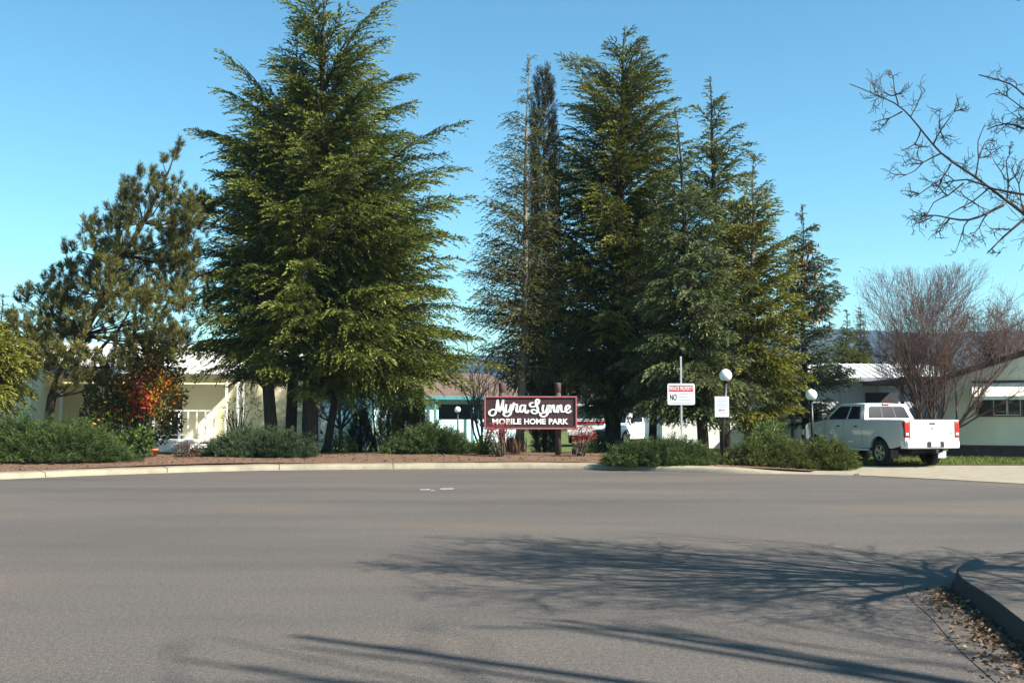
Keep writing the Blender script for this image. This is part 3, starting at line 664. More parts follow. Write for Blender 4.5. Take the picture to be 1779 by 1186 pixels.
for az, e, l in ((160, 50, 2.3), (95, 60, 2.6), (20, 50, 2.6), (-60, 55, 2.6), (215, 62, 2.5), (-120, 60, 2.5), (130, 78, 3.0), (280, 75, 3.0), (10, 22, 2.6), (-40, 25, 2.6), (55, 28, 2.4), (-85, 30, 2.3)):
    d = Vector((math.cos(R(az)) * math.cos(R(e)), math.sin(R(az)) * math.cos(R(e)), math.sin(R(e))))
    grow(tb, Vector((.03, 0, 2.2)), d, l, .065, 4, rg, PP, allow, .03)
PT = dict(seg=4, wig=.20, tap=.55, first=0, kids=[0, 1, 1.1], ang=(R(28), R(70)), len=(.4, .75), rmin=.0032, max=2)
def limb(pts_px, Ys, r0, r1, every, ln, anchor=None):
    pts = [P(a, b, y) - TB for (a, b), y in zip(pts_px, Ys)]
    if anchor is not None: pts = [Vector(anchor)] + pts
    pts = [Vector(p) for p in smooth_poly([tuple(p) for p in pts], .09)]
    n = len(pts); tb.tube(pts, [r0 + (r1 - r0) * (i / (n - 1)) ** .8 for i in range(n)], 7, False)
    for i in range(2, n - 1, every):
        d = (pts[min(i + 1, n - 1)] - pts[i - 1]).normalized()
        for s in (1, -1):
            if rg.random() < .25: continue
            a = rg.uniform(R(35), R(75)); sd = d.orthogonal().normalized(); sd.rotate(Matrix.Rotation(rg.uniform(0, 6.28), 3, d))
            t = i / n
            grow(tb, pts[i], (d * math.cos(a) + sd * math.sin(a)).normalized(), ln * rg.uniform(.5, 1.1) * (1.05 - .7 * t), (.0065 * (1 - .4 * t) + .002), 2, rg, PT, None, .02)
    return pts
anc = (.02, 0, 1.7)
limb([(1900, 470), (1779, 372), (1749, 349), (1692, 306), (1634, 265), (1570, 191), (1522, 165), (1476, 146)], [8.9, 8.9, 8.9, 8.9, 8.95, 9.0, 9.05, 9.1], .036, .004, 3, .58, anc)
for pts_, yy in (([(1634, 267), (1604, 282), (1589, 297), (1561, 309)], 8.85), ([(1652, 285), (1637, 309), (1610, 328), (1589, 343)], 8.8), ([(1674, 318), (1646, 340), (1622, 352), (1604, 388)], 8.75),
                 ([(1695, 306), (1700, 275), (1699, 246), (1712, 215)], 8.95), ([(1622, 249), (1634, 227), (1650, 205), (1663, 186)], 9.0), ([(1561, 182), (1556, 165), (1553, 148), (1552, 132)], 9.05), ([(1567, 194), (1546, 205), (1528, 209)], 8.9),
                 ([(1600, 225), (1590, 250), (1565, 262)], 8.85), ([(1749, 349), (1752, 315), (1748, 280), (1760, 262)], 9.0), ([(1720, 325), (1690, 350), (1650, 372), (1625, 405)], 8.8), ([(1779, 372), (1770, 320), (1785, 285)], 8.95),
                 ([(1713, 170), (1737, 161), (1779, 190), (1830, 230)][::-1], 9.5), ([(1743, 214), (1762, 224), (1790, 210), (1830, 230)][::-1], 9.45)):
    limb(pts_, [yy] * len(pts_), .0075, .003, 3, .25)
limb([(1743, 356), (1683, 382), (1622, 374), (1600, 382)], [8.9, 8.75, 8.6, 8.55], .015, .004, 2, .34)
limb([(1850, 352), (1779, 338), (1725, 328), (1680, 312), (1640, 318)], [8.5, 8.6, 8.7, 8.7, 8.7], .016, .005, 3, .4)
limb([(1780, 380), (1745, 410), (1715, 440)], [8.9, 8.8, 8.7], .014, .005, 3, .25)
limb([(1950, 300), (1850, 215), (1779, 165), (1755, 146), (1700, 130)], [9.6, 9.6, 9.7, 9.7, 9.8], .03, .006, 2, .4, (.05, .1, 2.2))
limb([(1860, 300), (1800, 235), (1750, 215), (1715, 225)], [9.6, 9.5, 9.4, 9.4], .016, .005, 2, .3)
tb.build('limbs', 'twig_brown', root, fix=False)
def allow2(p):
    q = p + Vector((11.2, 1.2, .1)); sh = q - SD * (q.z / SD.z)
    if sh.y < 6.1: return True
    spx, spy = CX + F * sh.x / sh.y, HZ + F * EYE / sh.y
    return spy > 1062 + 30 * (spx < 700) and spx > 300
# tall tree behind the right edge, its shadow falls across the near road
rg = random.Random(12)
root = empty('bare_tree', (11.2, 1.2, .1), 0, 'tall leafless tree outside the right edge whose soft shadow crosses the near road', 'bare tree')
tb = MB(); PP = dict(seg=5, wig=.05, tap=.6, first=1, kids=[0, .5, .6, .8], ang=(R(14), R(34)), len=(.5, .75), rmin=.014, max=3)
tb.tube([(0, 0, -.1), (0, 0, .6), (.05, 0, 3), (0, .05, 5.5)], [.34, .26, .21, .17], 12)
for az, e, l, zz in ((170, 62, 5.5, 4.5), (95, 66, 5.8, 5), (20, 62, 5, 5), (-70, 62, 5, 5), (225, 64, 5.4, 4.6), (130, 80, 7.0, 5.3), (-20, 82, 6.8, 5.3), (60, 74, 6.4, 5.2), (200, 76, 6.6, 5.2)):
    d = Vector((math.cos(R(az)) * math.cos(R(e)), math.sin(R(az)) * math.cos(R(e)), math.sin(R(e))))
    grow(tb, Vector((0, 0, zz)), d, l, .11, 3, rg, PP, allow2, .03)
tb.build('limbs', 'bark_grey', root, fix=False)
# vase-shaped bare tree by the truck
rg = random.Random(21); Yv = 37.3
bx = XW(1614, Yv); root = empty('bare_tree', (bx, Yv, gz(bx, Yv)), 0, 'vase-shaped leafless tree with reddish twigs behind the pickup bed', 'bare tree')
tb = MB(); PP = dict(seg=6, wig=.055, tap=.72, first=1, kids=[0, 1.5, 2, 1.7], ang=(R(14), R(36)), len=(.40, .64), rmin=.0046, max=3)
H = .6
for i in range(13):
    az = R(i * 360 / 13 + rg.uniform(-12, 12)); sp = rg.uniform(8, 40) if i % 3 else rg.uniform(2, 12)
    d = Vector((math.sin(R(sp)) * math.cos(az), math.sin(R(sp)) * math.sin(az), math.cos(R(sp))))
    grow(tb, Vector((math.cos(az) * .12, math.sin(az) * .12, 0)), d, rg.uniform(3.6, 5.0), .055, 3, rg, PP, lambda p: p.z < 6.9 and (p.x * p.x + p.y * p.y) < 2.55 ** 2 * min(1, .12 + p.z / 5.0), .015)
grow(tb, Vector((.1, 0, 0)), Vector((.62, -.1, .76)).normalized(), 4.0, .08, 3, rg, PP, None, .03)
tb.build('limbs', 'twig_red', root, fix=False)
nt_ = len(tb.v); rng = np.random.default_rng(3); idx = rng.choice(nt_, 2600); VV = np.array(tb.v)[idx]; ok = VV[:, 2] > 1.8
np_mesh('buds', diamonds(VV[ok], rng.normal(size=(ok.sum(), 3)) + [0, 0, .6], rng.uniform(.05, .1, ok.sum()), rng.uniform(.018, .03, ok.sum()), rng), 4, 'leaf_rust', root, rng.random(ok.sum()) * .8)
def small_bare(label, px, Y, dirs, L_, r, seed, m='twig_brown', kids=(0, 1, 2), h0=0.0):
    rg = random.Random(seed); bx = XW(px, Y); root = empty('bare_tree', (bx, Y, gz(bx, Y)), 0, label, 'bare tree'); tb = MB()
    PP = dict(seg=5, wig=.11, tap=.7, first=1, kids=list(kids), ang=(R(22), R(55)), len=(.4, .65), rmin=.008, max=len(kids) - 1)
    if h0: tb.tube([(0, 0, -.05), (0, 0, h0 * .5), (.02, 0, h0)], [r * 1.7, r * 1.4, r * 1.3], 8)
    for a, e in dirs:
        d = Vector((math.cos(R(a)) * math.cos(R(e)), math.sin(R(a)) * math.cos(R(e)), math.sin(R(e)))); grow(tb, Vector((0, 0, h0)), d, L_ * rg.uniform(.85, 1.15), r, len(kids) - 1, rg, PP, None, .03)
    tb.build('limbs', m, root, fix=False); return root
small_bare('pale grey multi-stemmed leafless tree left of the brown sign', 838, 41, [(180, 66), (150, 78), (20, 80), (60, 72), (0, 68), (110, 84), (215, 74)], 3.0, .055, 31, 'bark_grey')
small_bare('pruned leafless tree standing before the blue house side', 592, 44, [(180, 40), (140, 55), (30, 45), (0, 60), (80, 65), (220, 60), (300, 55)], 1.5, .06, 33, 'bark', (0, 1, 2, 2), 1.0)
small_bare('slender leaning leafless tree at the corner of the blue house', 656, 43, [(150, 72), (120, 80), (190, 62)], 3.4, .055, 35, 'bark')
rr_ = small_bare('reddish tree with a few rusty leaves above the right house roof', 1752, 49, [(180, 55), (140, 65), (60, 70), (0, 55), (90, 80), (220, 70), (300, 60)], 2.6, .09, 37, 'twig_red', (0, 2, 2, 2), 2.3)
rng = np.random.default_rng(6); k = 1500; pp = rng.normal(size=(k, 3)) * [1.0, .9, .75] + [-.2, 0, 4.6]
np_mesh('leaves', diamonds(pp, rng.normal(size=(k, 3)), rng.uniform(.07, .12, k), rng.uniform(.04, .07, k), rng), 4, 'leaf_rust', rr_, rng.random(k))

# ------------------------------------------------------------------ pine at left
Yp = 33.6; rng = np.random.default_rng(15); bx = XW(82, Yp); bz = gz(bx, Yp) - .05
root = empty('pine_tree', (bx, Yp, bz), 0, 'open spiky pine leaning right at the left of the cedars', 'pine tree')
def pl(px, py, dy=0): p = P(px, py, Yp); return Vector((p.x - bx, dy, p.z - bz))
tb = MB()
TR = [pl(82, 800), pl(83, 740), pl(90, 690), pl(108, 640), pl(140, 580, .2), pl(175, 510, .3), pl(210, 440, .3), pl(245, 385, .2), pl(275, 330, .1), pl(292, 300), pl(306, 262)]
tb.tube(TR, [.17, .15, .14, .13, .12, .105, .09, .07, .045, .03, .015], 9)
blobs = []
def pb(px, py, r, dy=0): blobs.append((px, py, r, dy))
for (px, py, r) in ((300, 275, 11), (312, 255, 7), (290, 285, 8), (262, 322, 13), (285, 318, 12), (300, 312, 8), (225, 345, 10), (223, 365, 14), (200, 385, 9), (202, 405, 14), (250, 360, 22), (275, 350, 24), (300, 350, 26), (325, 360, 24), (345, 345, 14),
                   (170, 410, 10), (172, 430, 16), (150, 432, 14), (135, 440, 12), (190, 430, 22), (225, 410, 26), (260, 400, 28), (300, 400, 30), (335, 400, 28),
                   (118, 470, 12), (130, 470, 20), (160, 460, 24), (200, 460, 28), (245, 450, 30), (290, 450, 30), (330, 450, 28), (110, 495, 14), (135, 500, 24), (175, 500, 22), (230, 500, 30), (280, 500, 30), (330, 500, 28),
                   (55, 510, 9), (60, 525, 12), (45, 532, 8), (80, 520, 15), (95, 510, 12), (105, 530, 22), (75, 545, 20), (130, 545, 20), (190, 540, 26), (240, 545, 30), (290, 545, 30), (340, 545, 26),
                   (45, 560, 18), (80, 575, 26), (120, 580, 24), (170, 570, 18), (215, 590, 28), (260, 590, 26), (310, 590, 28), (60, 600, 24), (100, 610, 26), (140, 620, 28), (185, 630, 30), (230, 625, 26), (90, 640, 22), (130, 655, 24), (170, 665, 24), (35, 590, 18), (25, 555, 12), (110, 680, 16)):
    for _ in range(2 if r > 16 else 1):
        pb(px + rng.normal() * r * .25, py + rng.normal() * r * .2, r * .9, rng.normal() * min(1.1, r * .045) )
def near_trunk(v):
    best = min(TR, key=lambda t: (t - v).length + max(0, (t.z - v.z)) * 1.5); return best
pPs, pDs, pTs = [], [], []
for (px, py, r, dy) in blobs:
    c = pl(px, py, dy); rm = r * Yp / F; t0 = near_trunk(c); md = (t0 + c) * .5 + Vector((0, 0, -.12)); tb.tube([t0, md, c], [.035 if r > 12 else .02, .022, .009], 4, False)
    nc = max(4, int(24 * (rm / .45) ** 1.6))
    for _ in range(nc):
        o = rng.normal(size=3) * rm * .55; a = np.array(c) + o; dirv = np.array([o[0] * .6, o[1] * .6, abs(o[2]) * .3 + rm * .9]); dirv /= np.linalg.norm(dirv)
        lc = rng.uniform(.16, .34); kk = 64; s = rng.random(kk)
        p = a + dirv * (s * lc)[:, None]; d = rng.normal(size=(kk, 3)); d = nrm(nrm(d) * .75 + dirv * .9)
        pPs.append(p); pDs.append(d); pTs.append(np.clip(.3 + .3 * s + rng.normal() * .16 + rng.normal(size=kk) * .08 + .0006 * (py - 400), 0, 1))
pp = np.concatenate(pPs); dd = np.concatenate(pDs); k = len(pp)
np_mesh('crown', diamonds(pp, dd, rng.uniform(.13, .23, k), rng.uniform(.014, .022, k), rng), 4, 'pine_needle', root, np.concatenate(pTs))
tb.tube([pl(160, 625), pl(180, 600), pl(205, 575), pl(225, 540)], [.05, .055, .045, .03], 6)
tb.build('trunk', 'bark_dark', root, fix=False)

# ------------------------------------------------------------------ far wood, one mass
rng = np.random.default_rng(19); Vs, Ts = [], []
for i in range(150):
    px = rng.uniform(-700, 2500); Y = rng.uniform(95, 125); top = rng.uniform(590, 650); c = P(px, top, Y); hgt = c.z; rm = rng.uniform(1.8, 3.6); k = 420
    dv = nrm(rng.normal(size=(k, 3))); q = rng.random(k) ** .5; p = dv * q[:, None] * [rm, rm, hgt * .55] + [c.x, c.y, hgt * .5]; p[:, 2] = np.maximum(p[:, 2], .1)
    Vs.append(diamonds(p, dv + rng.normal(size=(k, 3)), rng.uniform(.35, .7, k), rng.uniform(.15, .35, k), rng)); Ts.append(np.clip(rng.uniform(.1, .9) + rng.normal(size=k) * .15, 0, 1))
o = np_mesh('far_trees', np.concatenate(Vs), 4, 'far_wood', None, np.concatenate(Ts)); tag(o, 'brownish distant belt of trees behind the houses', 'trees', None, 'stuff')

# ------------------------------------------------------------------ ground litter and grass
rng = np.random.default_rng(23); k = 5200
t = rng.random(k); base = [RK[int(v * 0.62 * (len(RK) - 1)) + int(.12 * len(RK))] for v in t]; ofs = np.abs(rng.normal(size=k)) * .16 * (1.25 - .5 * t) + .02
pp = np.array([[b.x - o_ * .97 + rng.normal() * .02, b.y + o_ * .15 + rng.normal() * .05, .012 + rng.random() * .03] for b, o_ in zip(base, ofs)])
dd = rng.normal(size=(k, 3)) * [1, 1, .25]
sel = pp[:, 1] < 9.6
np_mesh('fallen_leaves', diamonds(pp[sel], dd[sel], rng.uniform(.02, .055, sel.sum()), rng.uniform(.012, .032, sel.sum()), rng), 4, 'dry_leaf', None, rng.random(sel.sum()))
tag(bpy.data.objects['fallen_leaves'], 'dry brown leaves heaped in the near right gutter', 'leaves', None, 'stuff')
k = 26000; xs = rng.uniform(9.2, 28, k); ys = 32.7 + rng.random(k) ** 1.3 * 5.5
ys = np.where(xs < 10.5, ys + .4, ys); zz = np.array([gz(x, y) for x, y in zip(xs, ys)])
k2 = 9000; xs2 = rng.uniform(4.6, 8.8, k2); ys2 = rng.uniform(32.8, 44, k2); zz2 = np.array([gz(x, y) for x, y in zip(xs2, ys2)])
pp = np.concatenate([np.stack([xs, ys, zz], -1), np.stack([xs2, ys2, zz2], -1)]); k += k2; dd = rng.normal(size=(k, 3)) * [.5, .5, .2] + [0, 0, 1]
o = np_mesh('grass', diamonds(pp, dd, rng.uniform(.06, .15, k), rng.uniform(.012, .022, k), rng), 4, 'grass_blade', None, np.clip(rng.normal(size=k) * .2 + .5, 0, 1)); tag(o, 'short green grass before the right house', 'grass', None, 'stuff')
k = 5000; i_ = rng.integers(0, len(BACK), k); of_ = rng.random(k) ** 1.4 * 3.4
tn = offs(KERB, 0); pp = []
for a_, b_ in zip(i_, of_):
    p0 = KERB[a_]; t0 = (KERB[min(a_ + 1, nK - 1)] - KERB[max(0, a_ - 1)]).normalized(); q = p0 + Vector((-t0.y, t0.x)) * (.62 + b_)
    pp.append((q.x + rng.normal() * .1, q.y, gz(q.x, q.y) + .015 if b_ > .05 else .25))
pp = np.array(pp); dd = rng.normal(size=(k, 3)) * [1, 1, .2]
o = np_mesh('bark_chips', diamonds(pp, dd, rng.uniform(.04, .12, k), rng.uniform(.015, .04, k), rng), 4, 'dry_leaf', None, np.clip(rng.random(k) * .8, 0, 1)); tag(o, 'reddish bark chips and fallen needles on the planting bed', 'mulch', None, 'stuff')

# ------------------------------------------------------------------ writing
def text_mesh(txt, x0, x1, z0, z1, bold=.0):
    cu = bpy.data.curves.new('t', 'FONT'); cu.body = txt; cu.extrude = .0; cu.offset = bold; cu.resolution_u = 3
    o = bpy.data.objects.new('t', cu); COL.objects.link(o); dg = bpy.context.evaluated_depsgraph_get(); dg.update()
    me = bpy.data.meshes.new_from_object(o.evaluated_get(dg)); v = [tuple(p.co) for p in me.vertices]; f = [tuple(q.vertices) for q in me.polygons]
    bpy.data.objects.remove(o); bpy.data.curves.remove(cu); bpy.data.meshes.remove(me)
    xa, xb = min(p[0] for p in v), max(p[0] for p in v); za, zb = min(p[1] for p in v), max(p[1] for p in v)
    return [(x0 + (p[0] - xa) / (xb - xa) * (x1 - x0), z0 + (p[1] - za) / (zb - za) * (z1 - z0)) for p in v], f
def put_text(mb, txt, x0, x1, z0, z1, y, bold=.0, depth=.0):
    v, f = text_mesh(txt, x0, x1, z0, z1, bold); mb.add([(p[0], y, p[1]) for p in v], f)
    if depth:
        from collections import Counter
        ec = Counter(); 
        for q in f:
            for a_, b_ in zip(q, q[1:] + q[:1]): ec[tuple(sorted((a_, b_)))] += 1
        for (a_, b_), c_ in ec.items():
            if c_ == 1: mb.add([(v[a_][0], y, v[a_][1]), (v[b_][0], y, v[b_][1]), (v[b_][0], y + depth, v[b_][1]), (v[a_][0], y + depth, v[a_][1])], [(0, 1, 2, 3)])
# brown park sign
Ys = 33.5; XL, XR = XW(841, Ys), XW(1002, Ys); ZT, ZB = ZW(688, Ys), ZW(745.5, Ys); xc = (XL + XR) / 2
root = empty('park_sign', (xc, Ys, gz(xc, Ys) - .03), R(1.2), 'dark brown board with white script lettering on two round posts', 'sign')
X0, X1, Z0, Z1 = XL - xc, XR - xc, ZB - root.location.z, ZT - root.location.z
MB().box(X0 + .03, X1 - .03, -.05, .02, Z0 + .03, Z1 - .03).build('board', 'sign_brown', root)
fb = MB(); t = .05
fb.box(X0, X1, -.09, .03, Z1 - t, Z1); fb.box(X0, X1, -.09, .03, Z0, Z0 + t); fb.box(X0, X0 + t, -.088, .028, Z0 + t, Z1 - t); fb.box(X1 - t, X1, -.088, .028, Z0 + t, Z1 - t)
fb.build('frame', 'sign_frame', root, .012)
for px in (872, 970):
    x = XW(px, Ys) - xc; zt = ZW(664, Ys) - root.location.z
    MB().lathe([(.001, -.1), (.10, -.1), (.10, zt - .36), (.084, zt - .35), (.084, zt - .31), (.10, zt - .30), (.10, zt - .05), (.09, zt - .01), (.001, zt)], 16, (x, .155, 0)).build('post', 'sign_post', root)
def cv(cx, cy): return (X0 + (cx - 10) / 1680 * (X1 - X0), Z1 - (cy - 88) / 600 * (Z1 - Z0))
STK = [
 [(218, 338), (165, 330), (115, 360), (105, 405), (150, 440), (205, 415), (232, 340), (243, 240), (254, 155)], [(254, 150), (264, 230), (276, 310), (290, 372)], [(290, 372), (318, 300), (340, 220), (356, 150)], [(358, 150), (350, 230), (352, 310), (378, 380), (400, 372)],
 [(415, 235), (400, 310), (415, 372), (450, 372), (482, 310), (500, 235)], [(503, 232), (500, 330), (488, 410), (440, 448), (385, 442), (362, 408), (400, 385), (470, 370), (525, 335)],
 [(520, 340), (540, 270), (548, 212), (562, 238), (605, 242), (598, 310), (600, 366), (632, 372), (655, 340)],
 [(735, 258), (695, 250), (664, 290), (662, 345), (688, 375), (722, 345), (750, 270)], [(754, 240), (748, 310), (760, 378), (792, 388), (816, 340)],
 [(905, 208), (862, 210), (838, 240), (862, 278), (920, 274), (980, 232), (1006, 180), (985, 146), (952, 165), (948, 225), (975, 290), (985, 350), (950, 398), (895, 395), (868, 355), (900, 330), (955, 348), (1005, 385), (1055, 398)],
 [(1085, 245), (1070, 315), (1085, 372), (1120, 370), (1150, 310), (1166, 245)], [(1168, 242), (1166, 335), (1155, 410), (1105, 455), (1050, 450), (1028, 418), (1065, 395), (1135, 380), (1190, 335)],
 [(1190, 335), (1205, 252), (1212, 310), (1210, 388)], [(1212, 345), (1240, 275), (1268, 252), (1274, 300), (1280, 362), (1312, 372), (1335, 320)],
 [(1335, 320), (1345, 258), (1350, 310), (1348, 388)], [(1350, 345), (1376, 275), (1402, 252), (1408, 300), (1414, 362), (1446, 372), (1480, 350)],
 [(1480, 350), (1545, 310), (1560, 272), (1530, 250), (1494, 282), (1488, 345), (1518, 386), (1555, 378), (1590, 345)]]
lb = MB()
for st in STK:
    pts = [Vector(p) for p in smooth_poly([cv(*p) for p in st], .012)]; n = len(pts); fv = []
    for i, p in enumerate(pts):
        d = (pts[min(i + 1, n - 1)] - pts[max(i - 1, 0)]).normalized(); nn = Vector((-d.y, d.x))
        wdt = .028 + .030 * abs(d.y) ** 1.3
        if i == 0 or i == n - 1: wdt *= .7
        fv.append((p + nn * wdt * .62, p - nn * wdt * .62))
    for i in range(n - 1):
        (a_, b_), (c_, d_) = fv[i], fv[i + 1]; y = -.074
        lb.add([(a_.x, y, a_.y), (c_.x, y, c_.y), (d_.x, y, d_.y), (b_.x, y, b_.y)], [(0, 1, 2, 3)])
        lb.add([(a_.x, y, a_.y), (a_.x, -.048, a_.y), (c_.x, -.048, c_.y), (c_.x, y, c_.y)], [(0, 1, 2, 3)]); lb.add([(b_.x, y, b_.y), (b_.x, -.048, b_.y), (d_.x, -.048, d_.y), (d_.x, y, d_.y)], [(0, 1, 2, 3)])
for txt, a_, b_ in (('MOBILE', 158, 682), ('HOME', 735, 1125), ('PARK', 1180, 1535)):
    (xa, za), (xb, zb) = cv(a_, 596), cv(b_, 492); put_text(lb, txt, xa, xb, za, zb, -.072, .032, .022)
lb.build('lettering', 'letter_white', root, fix=False)
# red and white sign on a galvanised post
def rrect(x0, x1, z0, z1, r, n=5):
    out = []
    for cx_, cz_, a0 in ((x1 - r, z1 - r, 0), (x0 + r, z1 - r, 90), (x0 + r, z0 + r, 180), (x1 - r, z0 + r, 270)):
        for k in range(n + 1): a_ = R(a0 + 90 * k / n); out.append((cx_ + r * math.cos(a_), cz_ + r * math.sin(a_)))
    return out
Y2 = 32; xc = XW(1184, Y2); bz = gz(xc, Y2) - .05
root = empty('property_sign', (xc, Y2, bz), 0, 'white sign with red band on a tall thin metal post behind the wide juniper', 'sign')
zt = ZW(619, Y2) - bz
MB().box(-.028, .028, .0, .035, 0, zt).build('post', 'galvanised', root, .006)
a0, a1, b0, b1 = XW(1160, Y2) - xc, XW(1207.5, Y2) - xc, ZW(703, Y2) - bz, ZW(666, Y2) - bz
MB().prism(rrect(a0, a1, b0, b1, .06), -.012, -.004).build('panel', 'sign_white', root)
wd, hh = a1 - a0, b1 - b0
def q2(u, v): return a0 + wd * u, b1 - hh * v
xa, zb = q2(.05, .09); xb, za = q2(.945, .38)
MB().box(xa, xb, -.0165, -.013, za, zb).build('red_band', 'sign_red', root)
lb = MB(); put_text(lb, 'PRIVATE PROPERTY', *[xa + .012, xb - .012], za + .035, zb - .03, -.0205, .012); lb.build('white_lettering', 'letter_white', root, fix=False)
lb = MB(); (xa, zb), (xb, za) = q2(.09, .49), q2(.34, .79); put_text(lb, 'NO', xa, xb, za, zb, -.0165, .02); lb.build('black_lettering', 'ink_black', root, fix=False)
def fineprint(par, m, x0, x1, z, h, y, seed):
    rg = random.Random(seed); x = x0; lb = MB()
    while x < x1 - .008:
        w_ = rg.uniform(.006, .016); lb.box(x, min(x1, x + w_), y, y + .002, z - h / 2, z + h / 2 * rg.uniform(.5, 1)); x += w_ + rg.uniform(.004, .008)
    lb.build('text_line', m, par)
for (u0, u1, v, sd) in ((.41, .78, .49, 1), (.41, .75, .62, 2), (.41, .87, .755, 3), (.14, .85, .895, 4)):
    (x0, z), (x1, _) = q2(u0, v), q2(u1, v); fineprint(root, 'ink_grey', x0, x1, z, .022, -.0165, sd)
MB().box(-.012, .012, -.020, -.0125, b1 - .035, b1 - .015).build('bolt', 'galvanised', root)

# ------------------------------------------------------------------ lamps
LG = 'black posts with white globes'
def lamp(label, pxt, pxb, Y, top_py, dia_px, r=.05, base_z=None, shade=0):
    x = XW(pxb, Y); bz = (gz(x, Y) if base_z is None else base_z) - .03; root = empty('globe_lamp', (x, Y, bz), 0, label, 'street lamp', LG)
    gr = dia_px / 2 * Y / F; ztop = ZW(top_py, Y) - bz; dx = XW(pxt, Y) - x; zc = ztop - gr
    MB().tube([(0, 0, 0), (dx * .5, 0, (zc - gr) * .5), (dx, 0, zc - gr * .96)], [r * 1.05, r, r], 12).build('post', 'black_pole', root)
    MB().lathe([(.001, -gr * .98), (r * 1.9, -gr * .98), (r * 2.1, -gr * .9), (r * 1.9, -gr * .82), (.001, -gr * .82)], 16, (dx, 0, zc)).build('collar', 'black_pole', root)
    pr_ = [(max(.001, gr * math.sin(t)), -gr * math.cos(t)) for t in [math.pi * k / 14 for k in range(15)]]
    MB().lathe(pr_, 24, (dx, 0, zc)).build('globe', 'globe_white', root, fix=True)
    MB().lathe([(.001, gr * 1.07), (gr * .1, gr * 1.06), (gr * .16, gr * .985), (.001, gr * .975)], 10, (dx, 0, zc)).build('finial', 'globe_white', root)
    return root, dx, ztop
L1, dx1, zt1 = lamp('globe lamp with a white notice on its black post', 1261.5, 1251.5, 30.7, 641, 22, .058, .13)
lamp('globe lamp behind the rounded juniper beside the pickup', 1410, 1411.5, 34.6, 676, 20, .052)
lamp('distant small globe lamp before the blue house', 795, 796, 58, 706, 10.5, .045, .25)
Yl = 30.62; bz = L1.location.z; xn = XW(1254, Yl)
root = empty('notice_sign', (xn, Yl, ZW(724, Yl)), 0, 'small white portrait notice with red figures fixed to the lamp post', 'sign')
a0, a1 = XW(1242, Yl) - xn, XW(1266.5, Yl) - xn; hh = ZW(689, Yl) - ZW(724.5, Yl); wd = a1 - a0
MB().box(a0, a1, -.008, 0, 0, hh).build('panel', 'sign_white', root, .002)
lb = MB(); Zs = lambda v: hh * (1 - v)
for (u0, u1, v, sd) in ((.2, .8, .13, 5), (.12, .88, .215, 6), (.28, .72, .30, 7), (.14, .86, .41, 8), (.22, .76, .5, 9), (.35, .8, .80, 10)):
    fineprint(root, 'ink_blue', a0 + wd * u0, a0 + wd * u1, Zs(v), .020, -.0115, sd)
lb = MB(); put_text(lb, '80%', a0 + wd * .28, a0 + wd * .72, Zs(.72), Zs(.605), -.012, .012); lb.build('red_lettering', 'sign_red', root, fix=False)
MB().box(-.05, .05, .0, .045, hh * .45, hh * .55).build('bracket', 'black_pole', root)

# ------------------------------------------------------------------ houses
def siding_wall(x0, x1, z0, z1, y, step, lap=.018, vertical=False):
    """clapboard or ribbed wall facing -y"""
    mb = MB()
    if not vertical:
        n = max(1, round((z1 - z0) / step)); s = (z1 - z0) / n; pts = []
        for i in range(n): pts += [(y - lap, z0 + i * s), (y - .002, z0 + (i + 1) * s)]
        for (ya, za), (yb, zb) in zip(pts, pts[1:]): mb.add([(x0, ya, za), (x1, ya, za), (x1, yb, zb), (x0, yb, zb)], [(0, 1, 2, 3)])
    else:
        n = max(1, round((x1 - x0) / step)); s = (x1 - x0) / n
        for i in range(n):
            x = x0 + i * s; g_ = .02
            mb.add([(x, y, z0), (x + s - g_, y, z0), (x + s - g_, y, z1), (x, y, z1)], [(0, 1, 2, 3)]); mb.add([(x + s - g_, y, z0), (x + s - g_, y + .015, z0), (x + s - g_, y + .015, z1), (x + s - g_, y, z1)], [(0, 1, 2, 3)])
            mb.add([(x + s - g_, y + .015, z0), (x + s, y + .015, z0), (x + s, y + .015, z1), (x + s - g_, y + .015, z1)], [(0, 1, 2, 3)]); mb.add([(x + s, y + .015, z0), (x + s, y, z0), (x + s, y, z1), (x + s, y + .015, z1)], [(0, 1, 2, 3)])
    return mb
def window(parent, x0, x1, z0, z1, y, frame='frame_dark', mull=1, pane='glass_dark', name='window'):
    fb = MB(); t = .05
    fb.box(x0 - t, x1 + t, y - .05, y + .02, z1, z1 + t); fb.box(x0 - t, x1 + t, y - .05, y + .02, z0 - t, z0); fb.box(x0 - t, x0, y - .048, y + .018, z0, z1); fb.box(x1, x1 + t, y - .048, y + .018, z0, z1)
    for k in range(mull):
        xm = x0 + (x1 - x0) * (k + 1) / (mull + 1); fb.box(xm - .022, xm + .022, y - .044, y + .015, z0, z1)
    f = fb.build(name, frame, parent); MB().box(x0, x1, y - .025, y - .015, z0, z1).build('pane', pane, f); return f
# yellow house, left
HA = R(11); Yh = 42.6; zg = -.04; hx0 = XW(-190, Yh); cH, sH = math.cos(HA), math.sin(HA)
root = empty('mobile_home', (hx0, Yh, zg), HA, 'cream mobile home with white porch behind the left cedars', 'mobile home')
def lx(px, v=0.0):
    k = (px - CX) / F; return (k * (Yh + v * cH) - hx0 + v * sH) / (cH - k * sH)
def lz(py, px, v=0.0): return ZW(py, Yh + lx(px, v) * sH + v * cH) - zg
W = lx(557); ez = lz(640, 480)
mb = siding_wall(0, W, 0, ez, 0, .22, .006); mb.box(0, W, .02, 8, 0, ez - .01); mb.build('wall', 'cream_siding', root)
rz = lz(602, 300, 4)
MB().prism([(-.35, ez - .02), (4, rz), (8.35, ez - .02), (8.35, ez + .08), (4, rz + .1), (-.35, ez + .08)], -.25, W + .25, 'x').build('roof', 'cream_roof', root)
